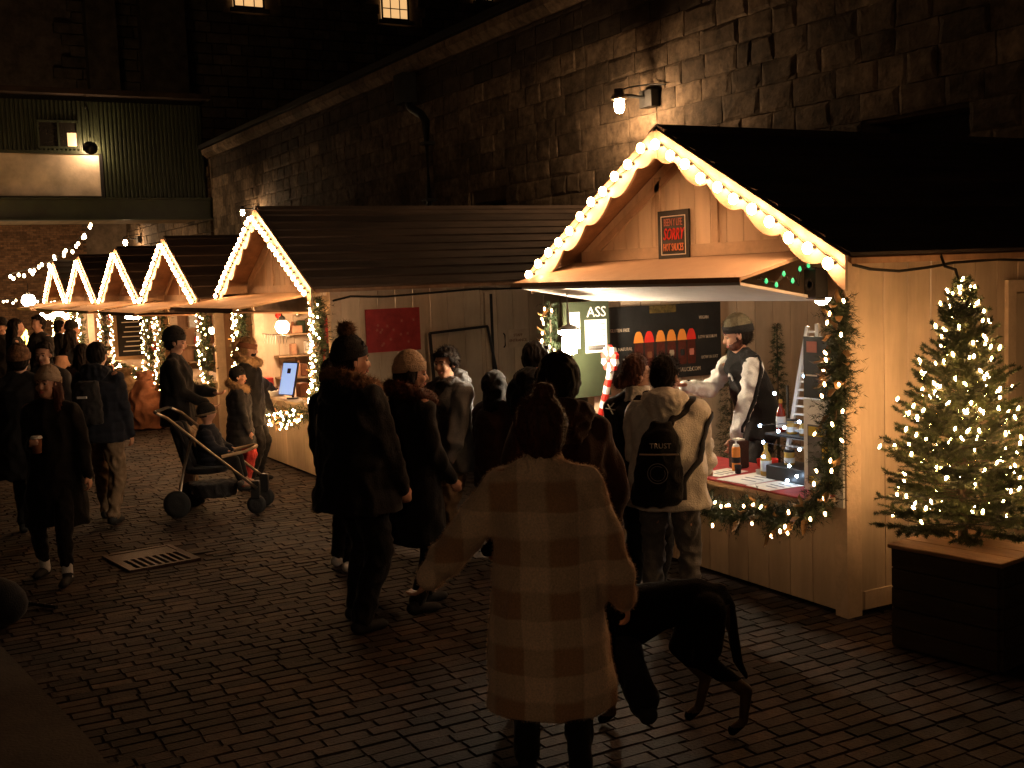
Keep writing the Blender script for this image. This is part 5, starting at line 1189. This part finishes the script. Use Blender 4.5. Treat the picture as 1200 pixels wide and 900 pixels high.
# -- child in stroller
def make_child():
    t = thing('person', 'small child in a navy puffer jacket sitting in the pushchair', 'person', (11.42, -2.86, 0), R(-119), scale=1)
    b = Blob(); b.loft([((0, 0, .50), .10, .11, 0), ((-.02, 0, .72), .08, .10, 0), ((-.03, 0, .82), .05, .06, 0)]); b.cone((-.03, 0, .82), .04, (-.02, 0, .90), .045); b.ball((-.02, 0, .97), .085, 14, 10, (1, .88, 1.0)); b.ball((.06, 0, .955), .012)
    for s_ in (1, -1):
        b.cone((-.02, s_ * .10, .78), .035, (.05, s_ * .15, .64), .03); b.cone((.05, s_ * .15, .64), .03, (.17, s_ * .10, .60), .022); b.cone((0, s_ * .06, .50), .06, (.24, s_ * .08, .50), .045); b.cone((.24, s_ * .08, .50), .045, (.30, s_ * .08, .30), .03); b.cone((.29, s_ * .08, .27), .03, (.37, s_ * .08, .26), .025)
        for k in range(4): b.cone((.17, s_ * .10, .60), .012, (.215, s_ * (.088 + k * .010), .598), .006)
        b.cone((.17, s_ * .09, .61), .010, (.19, s_ * .075, .62), .007)
    b.fuse('body', 'skin', t, voxel=.011, smooth=2)
    q = Blob(); q.loft([((0, 0, .47), .13, .15, 0), ((-.01, 0, .6), .14, .16, 0), ((-.02, 0, .76), .12, .14, 0), ((-.03, 0, .86), .07, .08, 0)])
    for s_ in (1, -1): q.cone((-.02, s_ * .11, .77), .062, (.05, s_ * .16, .64), .055); q.cone((.05, s_ * .16, .64), .055, (.16, s_ * .10, .60), .04)
    q.fuse('jacket', 'navy', t, voxel=.011, smooth=2, quilt=(.055, .010))
    q = Blob()
    for s_ in (1, -1): q.cone((0, s_ * .06, .50), .075, (.24, s_ * .08, .50), .058); q.cone((.24, s_ * .08, .50), .055, (.29, s_ * .08, .33), .042)
    q.fuse('trousers', 'blackcloth', t, voxel=.012, smooth=2)
    q = Blob(); q.ball((-.03, 0, .995), .098, 14, 10, (1, .95, .9)); o = q.fuse('hat', 'blackk', t, voxel=.010, smooth=1)
    bm_ = bmesh.new(); bm_.from_mesh(o.data); bmesh.ops.delete(bm_, geom=[v for v in bm_.verts if v.co.z < .975 and v.co.x > .0 or v.co.z < .93], context='VERTS'); bm_.to_mesh(o.data); bm_.free()
    rr = Blob(); rr.chain([(-.03 + .1 * math.cos(a), .094 * math.sin(a), .965 + .018 * math.cos(a)) for a in [k * 2 * math.pi / 14 for k in range(15)]], [.013] * 15); rr.fuse('hat_brim', 'khaki', t, voxel=.009, smooth=1)
    for s_ in (1, -1): MB().ball((.058, s_ * .03, .985), .009, 8, 6).build('eye', 'eye', t, smooth=True)
make_child()
# stroller: frame drawn in local frame, x forward (image right)
st = thing('pushchair', 'metal framed pushchair with a child in it', 'pushchair', (11.34, -2.80, 0), R(-119))
for s_ in (1, -1):
    y = s_ * .24
    MB().tube([(-.40, y, 1.02), (-.30, y, .97), (.10, y, .62), (.52, y, .26)], .015, 8).build('frame_tube', 'alu', st, smooth=True)
    MB().tube([(-.24, y, .14), (-.18, y, .45), (-.08, y, .76)], .014, 8).build('rear_leg', 'alu', st, smooth=True)
    MB().tube([(.20, y, .58), (.42, y * .95, .62), (.46, y * .4, .63)], .016, 8).build('armrest', 'board', st, smooth=True)
    w = MB(); w.lathe([(.075, -.022), (.125, -.022), (.135, 0), (.125, .022), (.075, .022)], (-.25, s_ * .27, .135), 20, axis=(0, 1, 0)); wh = w.build('wheel', 'rubber', st, smooth=True)
    MB().lathe([(.02, -.026), (.075, -.02), (.075, .02), (.02, .026)], (-.25, s_ * .27, .135), 16, axis=(0, 1, 0)).build('rim', 'charcoal', wh)
    w = MB(); w.lathe([(.05, -.022), (.085, -.022), (.095, 0), (.085, .022), (.05, .022)], (.50, s_ * .20, .095), 18, axis=(0, 1, 0)); wh = w.build('wheel', 'rubber', st, smooth=True)
    MB().lathe([(.015, -.026), (.05, -.02), (.05, .02), (.015, .026)], (.50, s_ * .20, .095), 14, axis=(0, 1, 0)).build('rim', 'charcoal', wh)
    MB().bevbox(.46, .54, s_ * .2 - .035, s_ * .2 + .035, .15, .33, .01).build('fork', 'black', st)
MB().tube([(-.40, -.24, 1.02), (-.43, -.2, 1.03), (-.43, .2, 1.03), (-.40, .24, 1.02)], .017, 8).build('handlebar', 'black', st, smooth=True)
MB().tube([(.46, -.1, .63), (.48, 0, .635), (.46, .1, .63)], .02, 8).build('bumper_bar', 'board', st, smooth=True)
q = Blob(); q.loft([((-.02, 0, .40), .20, .19, 0), ((.0, 0, .46), .22, .20, 0)]); q.cone((-.16, -.14, .48), .05, (-.27, -.14, .86), .045); q.cone((-.16, .14, .48), .05, (-.27, .14, .86), .045); q.cone((-.18, 0, .48), .07, (-.28, 0, .86), .06); q.fuse('seat', 'blackcloth', st, voxel=.014, smooth=2)
q = Blob(); q.loft([((.06, 0, .16), .20, .17, 0), ((.04, 0, .30), .25, .20, 0)]); q.fuse('basket', 'charcoal', st, voxel=.014, smooth=2, noise_amp=.007)
q = Blob(); q.cone((.32, -.1, .28), .03, (.32, .1, .28), .03); q.fuse('footrest', 'charcoal', st, voxel=.012)
# ================================================================== DOG
def make_dog():
    t = thing('dog', 'large lean black and tan dog standing behind the plaid coat, tail hanging', 'dog', (4.43, -3.12, 0), R(61)); S_ = 1.0
    b = Blob()
    def c(*a): 
        pts = a[0::2]; rs = a[1::2]; b.chain([Vector(p) for p in pts], list(rs))
    # trunk : deep chest, tucked belly (x forward)
    c((.24, 0, .58), .135, (.08, 0, .585), .135, (-.10, 0, .62), .115, (-.24, 0, .645), .10, (-.32, 0, .63), .085)
    c((.26, 0, .50), .10, (.10, 0, .49), .095, (-.05, 0, .55), .07)
    c((.28, 0, .66), .10, (.40, 0, .80), .075, (.50, 0, .92), .065)             # neck
    b.ball((.56, 0, .965), .075, 12, 10, (1.15, .85, .9)); c((.60, 0, .95), .05, (.74, 0, .915), .032); b.ball((.745, 0, .925), .026)
    for s_ in (1, -1):
        c((.52, s_ * .065, 1.0), .022, (.51, s_ * .09, .93), .03, (.52, s_ * .095, .88), .012)   # ears
        f = .07 if s_ == 1 else -.05
        c((.25, s_ * .095, .60), .075, (.20, s_ * .10, .42), .05, (.24 + f, s_ * .10, .24), .030, (.22 + f * 1.2, s_ * .10, .06), .023, (.27 + f * 1.2, s_ * .10, .030), .026)
        g = -.10 if s_ == 1 else .06
        c((-.28, s_ * .09, .60), .10, (-.24 + g * .4, s_ * .105, .44), .072, (-.20 + g * .5, s_ * .105, .38), .05, (-.36 + g, s_ * .10, .22), .030, (-.33 + g * 1.1, s_ * .10, .07), .023, (-.28 + g * 1.1, s_ * .10, .030), .027)
    c((-.36, 0, .68), .035, (-.40, .0, .60), .034, (-.42, 0, .46), .028, (-.44, 0, .33), .024, (-.48, 0, .25), .012)
    o = b.fuse('body', 'dog', t, voxel=.011, smooth=3, noise_amp=.0008, noise_s=20)
    o.data.materials.append(K['dogtan'])
    for p in o.data.polygons:
        q = p.center
        if (q.z < .28 and q.z > .05 and abs(q.y) > .06) or (q.x < -.27 and q.z < .62 and q.z > .3 and q.x > -.40 and abs(q.y) < .07 and q.x < -.30): p.material_index = 1
    MB().lathe([(.078, -.012), (.082, 0), (.078, .012)], (.40, 0, .80), 16, axis=(.6, 0, .75)).build('collar', 'black', t)
    for s_ in (1, -1): MB().ball((.625, s_ * .042, .985), .010, 8, 6).build('eye', 'black', t, smooth=True)
    t.scale = (S_,) * 3
make_dog()
ls_ = MB().tube([(4.60, -2.72, .86), (4.66, -2.80, .80), (4.78, -2.95, .95)], .006, 5).build('dog_lead', 'black', None); tag(ls_, 'black lead running from the dog to the dark-coated man', 'lead')

# ================================================================== SECOND STALL GOODS, FAR LIGHTS
tb = thing('tablet', 'glowing blue tablet on a stand at the second stall counter', 'tablet', (12.78, -4.10, .90), R(112))
K['screen'] = emat('tablet_screen', (.30, .46, .85), .9)
MB().prism([(0, -.13, .05), (0, .13, .05), (-.10, .13, .42), (-.10, -.13, .42)], (.018, 0, .004)).build('tablet_body', 'black', tb)
MB().prism([(.0195, -.118, .062), (.0195, .118, .062), (-.077, .118, .412), (-.077, -.118, .412)], (.002, 0, .0005)).build('screen', 'screen', tb)
ms_ = MB(); ms_.box(.0, .003, -.03, .03, -.015, .045); link('screen_icon', ms_.mesh('screen_icon', 'navy'), tb, loc=(-.048, 0, .31), rot=(0, -.26, 0))
MB().tube([(-.03, 0, .2), (-.09, 0, .02)], .014, 6).build('stand', 'black', tb); MB().lathe([(.07, 0), (.07, .012)], (-.08, 0, .002), 14).build('foot', 'black', tb)
def lamp(name, lab, p, r, m_, hang=.25):
    t_ = thing(name, lab, 'lamp', p); MB().ball((0, 0, 0), r, 12, 8).build('bulb', m_, t_, smooth=True); MB().tube([(0, 0, r * .8), (0, 0, hang)], .008, 5).build('cord', 'wire', t_)
    MB().lathe([(r * .5, 0), (r * .45, .05), (.012, .07)], (0, 0, r * .8), 10).build('socket', 'black', t_); return t_
K['lampA'] = emat('bare_bulb', (1, .60, .32), 260)
lamp('bare_bulb', 'bright bare bulb hanging in the second stall opening', (13.75, -4.40, 1.70), .085, 'lampA')
lamp('bare_bulb', 'smaller bare bulb inside the second stall near its right post', (12.3, -4.9, 1.70), .04, 'lampA')
lamp('bare_bulb', 'bulb hanging in the third stall', (17.9, -4.6, 1.55), .05, 'lampA')
lamp('bare_bulb', 'bulb hanging in the fourth stall', (21.8, -4.6, 1.55), .06, 'lampA')
lamp('bare_bulb', 'bulb hanging in the fifth stall', (25.9, -4.6, 1.50), .08, 'lampA')
lamp('bare_bulb', 'bulb hanging in the farthest stall', (29.8, -4.5, 1.50), .09, 'lampA')
K['lampF'] = emat('far_lamp', (1, .86, .62), 45)
lamp('street_globe', 'large glowing globe lamp beyond the last stall', (35.6, -3.98, 2.05), .19, 'lampF', .5)
lamp('street_globe', 'low bright lamp glowing above the heads of the crowd', (26.6, -3.63, 1.32), .09, 'lampF', .3)
for k, x in enumerate((26.2, 26.9, 27.5, 28.1, 28.8)):
    pass
fe = thing('festoon_row', 'short row of soft bulbs under the awning of the fifth stall', 'string lights', (27, -3.55, 1.75))
for k in range(7): MB().ball((24.7 + k * .62, -3.45, 1.74 + .05 * math.sin(k)), .055, 8, 6).build('bulb', 'lampA', fe, world=True, smooth=True)
MB().tube([(24.7 + k * .62, -3.45, 1.80 + .05 * math.sin(k)) for k in range(7)], .01, 4).build('cable', 'wire', fe, world=True)
f2 = thing('festoon_row', 'row of five tiny bulbs under the awning of the third stall', 'string lights', (15, -3.5, 1.8))
for k in range(6): MB().ball((16.45 + k * .16, -3.22, 1.83), .022, 7, 5).build('bulb', 'lampA', f2, world=True, smooth=True)
MB().tube([(16.4, -3.22, 1.86), (17.3, -3.22, 1.86)], .006, 4).build('cable', 'wire', f2, world=True)
K['fest'] = emat('festoon_bulb', (1, .72, .38), 30)
FB = MB().ball((0, 0, 0), .036, 7, 5, (1, 1, 1.35)).mesh('bulb', 'fest', True)
def festoon(lab, pts, n, jit=.12, bulb=FB):
    t_ = thing('festoon_lights', lab, 'string lights', pts[0]); P = [path_at(pts, k / 30)[0] - Vector((0, 0, .0)) for k in range(31)]
    MB().tube(P, .012, 4).build('cable', 'wire', t_, world=True)
    for k in range(n):
        p = path_at(pts, (k + .5) / n)[0]; link('bulb', bulb, t_, world=True, loc=p + Vector((rnd.uniform(-jit, jit), rnd.uniform(-jit, jit) * .6, rnd.uniform(-jit, jit) - .05)))
festoon('string of large bulbs rising from left to right under the bridge', [(30.5, -3.0, 2.72), (30.2, -3.56, 2.86), (30.0, -3.94, 3.0), (29.85, -4.32, 3.26), (29.7, -4.62, 3.58), (29.55, -4.9, 3.85)], 24)
festoon('low horizontal string of small bulbs crossing the lane beyond the stalls', [(36.5, -2.9, 2.1), (36.3, -4.0, 2.06), (36.0, -5.6, 2.08)], 24, .08, MB().ball((0, 0, 0), .035, 6, 4).mesh('bulb', 'fest', True))
cu_ = thing('light_curtain', 'glowing golden curtain of lights at the far left edge', 'light curtain', (31, -2.6, 0)); K['cur'] = emat('curtain_bulb', (1, .62, .10), 12)
CB = MB().ball((0, 0, 0), .05, 6, 4, (1, 1, 2)).mesh('bulb', 'cur', True)
for k in range(12):
    y = -3.35 + k * .10; MB().tube([(31, y, .35), (31, y, 1.35)], .006, 4).build('strand', 'wire', cu_, world=True)
    for q in range(7): link('bulb', CB, cu_, world=True, loc=(31 + rnd.uniform(-.05, .05), y + rnd.uniform(-.03, .03), .42 + q * .14))
# far stalls goods : shelves and menu board
def goods(xc, yf, lab, seed, side=True):
    r = random.Random(seed); t_ = thing('goods_shelf', 'wooden shelves of small wrapped goods inside the %s stall' % lab, 'shelf', (xc, yf - .9, 0))
    X1 = xc + HW - .03
    for z in (1.0, 1.28, 1.56):
        MB().box(X1 - .22, X1, yf - 2.6, yf - .25, z, z + .02).build('shelf_board', 'board', t_, world=True)
    for m_ in ('terracotta', 'whitec', 'redc', 'peach', 'paper', 'needled'):
        b_ = MB()
        for q in range(16):
            y = yf - r.uniform(.3, 2.5); z = r.choice((1.022, 1.302, 1.582)); w = r.uniform(.03, .07); xx = X1 - .2 + r.uniform(0, .06)
            if r.random() < .5: b_.bevbox(xx, xx + .1, y - w, y + w, z, z + r.uniform(.07, .2), .006)
            else: hh = r.uniform(.1, .22); b_.lathe([(w * .7, 0), (w * .75, hh * .6), (w * .3, hh * .8), (w * .3, hh)], (xx + .05, y, z), 10)
        b_.build('goods', m_, t_, world=True)['kind'] = 'stuff'
    for q in range(9):
        s_ = MB(); y = yf - .3 - q * .26; s_.tube([(X1 - .12, y, 1.95), (X1 - .12, y, 1.86)], .003, 4); s_.ball((X1 - .12, y, 1.82), .04, 8, 6); s_.build('hanging_bauble', ('printred', 'alu', 'orange')[q % 3], t_, world=True, smooth=True)
goods(13.18, -4.29, 'second', 1); goods(17.66, -4.22, 'third', 2); goods(21.5, -4.22, 'fourth', 3); goods(25.65, -4.22, 'fifth', 4)
mb_ = thing('menu_board', 'framed dark menu board standing on the fourth stall counter', 'menu board', (21.2, -4.0, .9)); MB().box(-.02, .0, -.28, .28, .1, .95).build('frame', 'board', mb_); MB().box(-.025, -.021, -.22, .22, .16, .89).build('board', 'charcoal', mb_)
for k in range(7): MB().box(-.029, -.0255, -.16, .14 - .03 * (k % 3), .24 + k * .085, .255 + k * .085).build('chalk_line', 'paper', mb_)
# items on second counter
for k, (x, y, w, h, m_, lab) in enumerate(((12.45, -4.15, .16, .012, 'paper', 'white menu card lying on the second stall counter'), (12.0, -4.2, .10, .13, 'board', 'wooden box lit from above at the right of the second counter'), (12.95, -4.35, .08, .16, 'terracotta', 'orange packet behind the tablet'), (13.4, -4.15, .12, .05, 'white', 'low white tray on the second counter'), (13.9, -4.2, .10, .18, 'redc', 'red tin at the left end of the second counter'))):
    t_ = thing('counter_item', lab, 'box', (x, y, .902)); MB().bevbox(-w, w, -w * .7, w * .7, 0, h, .004).build('item_body', m_, t_)
wpk = thing('wall_notice', 'white notice on a clip hanging in the second stall opening', 'notice', (12.35, -4.31, 1.38)); MB().box(-.13, .13, 0, .006, -.17, .17).build('sheet', 'paper', wpk); MB().box(-.04, .04, 0, .012, .17, .21).build('clip', 'alu', wpk)
bt = thing('bunting', 'white paper bunting strung across the second stall', 'bunting', (14, -4.35, 1.55))
for k in range(9): MB().prism([(14.35 - k * .11, -4.34, 1.60), (14.27 - k * .11, -4.34, 1.60), (14.31 - k * .11, -4.34, 1.48)], (0, .003, 0)).build('flag', 'paper', bt, world=True)
MB().tube([(14.4, -4.34, 1.60), (13.3, -4.34, 1.60)], .004, 4).build('cord', 'wire', bt, world=True)
# sacks
for p, s_, m_, lab in (((20.0, -3.62, 0), 1, 'sack', 'bulging burlap sack on the ground by the third stall'), ((18.9, -3.75, 0), .95, 'terracotta', 'orange-brown sack right of the burlap one')):
    t_ = thing('sack', lab, 'sack', p); q = Blob(); q.loft([((0, 0, .02), .30 * s_, .30 * s_, 0), ((0, 0, .35), .36 * s_, .34 * s_, 0), ((0, 0, .62), .24 * s_, .22 * s_, 0), ((0, 0, .78), .12, .12, 0)]); q.fuse('sack_body', m_, t_, voxel=.025, smooth=2, noise_amp=.03, noise_s=5)
    q = Blob(); q.loft([((0, 0, .76), .10, .10, 0), ((0, 0, .92), .16, .15, 0)]); q.fuse('sack_neck', m_, t_, voxel=.025, smooth=1, noise_amp=.02, noise_s=8)
# side wall items of the second stall : poster, leaning frame, notice, cable
SX = 13.18 - 1.46 - .02
rp_ = thing('red_poster', 'red festive poster with pale snowflakes on the plank side wall', 'poster', (SX, -4.98, 1.68)); MB().box(-.012, 0, -.33, .31, -.24, .23).build('sheet', 'red', rp_)
for k in range(14):
    y, z = rnd.uniform(-.28, .26), rnd.uniform(-.2, .1); f_ = MB()
    for a in (0, 60, 120): f_.beam((-.014, y - .018 * math.cos(R(a)), z - .018 * math.sin(R(a))), (-.014, y + .018 * math.cos(R(a)), z + .018 * math.sin(R(a))), .004, .003, (1, 0, 0))
    f_.build('snowflake', 'printpk', rp_)
lf = thing('leaning_frame', 'thin black metal frame leaning against the plank side wall', 'frame', (SX - .05, -5.7, 0)); f_ = MB()
A = [(-.20, .34, .75), (-.10, .34, 1.62), (-.10, -.38, 1.66), (-.20, -.50, .75)]
for a, b_ in ((0, 1), (1, 2), (2, 3), (3, 0)): f_ = MB().beam(A[a], A[b_], .028, .028); f_.build('frame_bar', 'black', lf)
for y in (.34, -.50): MB().beam((-.20, y, .75), (-.28, y, .0), .028).build('frame_leg', 'black', lf)
nt_ = thing('door_notice', 'white staff notice taped to the plank side wall near the main stall', 'notice', (SX, -6.55, 1.50)); MB().box(-.008, 0, -.15, .13, -.11, .10).build('sheet', 'trim', nt_)
text('STAFF', .045, 'lettering', 'terracotta', nt_, (-.010, 0, .03), SIDEQ); text('ENTRANCE', .045, 'lettering', 'terracotta', nt_, (-.010, 0, -.03), SIDEQ)
dr2 = thing('side_door', 'plank side door with a black gap in the wall of the second stall', 'door', (SX, -6.25, 0)); MB().box(-.014, -.003, .02, .06, .1, 2.02).build('door_gap', 'black', dr2); MB().box(-.03, -.003, .065, .13, .1, 2.04).build('frame', 'trim', dr2)
MB().tube([(-.01, -.11, 1.40), (-.04, -.11, 1.42), (-.04, -.11, 1.54), (-.01, -.11, 1.56)], .008, 6).build('handle', 'black', dr2)
ec2 = MB().tube([(SX - .03, -4.30, 2.02), (SX - .04, -4.5, 2.06), (SX - .04, -4.9, 2.04), (SX - .04, -5.4, 2.06), (SX - .04, -6.0, 2.08), (SX - .04, -6.6, 2.07), (SX - .04, -7.3, 2.10)], .012, 6).build('eave_cable', 'wire', None, smooth=True); tag(ec2, 'black cable along the eave of the second stall side wall', 'cable')
# two slim fir trees behind the stallholder
for (x, y, s_, lab) in ((7.75, -6.95, 1.0, 'slim dark artificial fir behind the stallholder'), (7.9, -6.55, .9, 'second slim fir between the banner and the stallholder')):
    t_ = thing('slim_fir', lab, 'Christmas tree', (x, y, .10)); n_ = MB(); r = random.Random(int(x * 10))
    for k in range(330):
        z = r.uniform(.25, 1.62) * s_; az = r.uniform(0, 6.283); L = .24 * (1 - z / (1.72 * s_)) + .02; a = Vector((0, 0, z)); e = a + Vector((math.cos(az) * L, math.sin(az) * L, -.02)); needles(n_, a.lerp(e, .3), e, 18, .035, .0017, r=r)
    n_.build('greenery', 'needled', t_)['kind'] = 'stuff'; MB().tube([(0, 0, 0), (0, 0, 1.6 * s_)], .02, 6, .005).build('trunk', 'bark', t_)
# hanging coats at the second stall's right post
hg = thing('hanging_garments', 'dark clothes hanging by the right post of the second stall', 'clothes', (12.1, -4.45, 1.4)); 
for k in range(3):
    q = Blob(); q.loft([((k * .16, 0, -.35), .06, .10, 0), ((k * .16, 0, .1), .05, .09, 0), ((k * .16, 0, .42), .02, .03, 0)]); q.fuse('garment', ('blackcloth', 'red', 'brownc')[k], hg, voxel=.02, smooth=1, noise_amp=.02, noise_s=8, seed=k)
bpy.data.scenes.remove(TS)
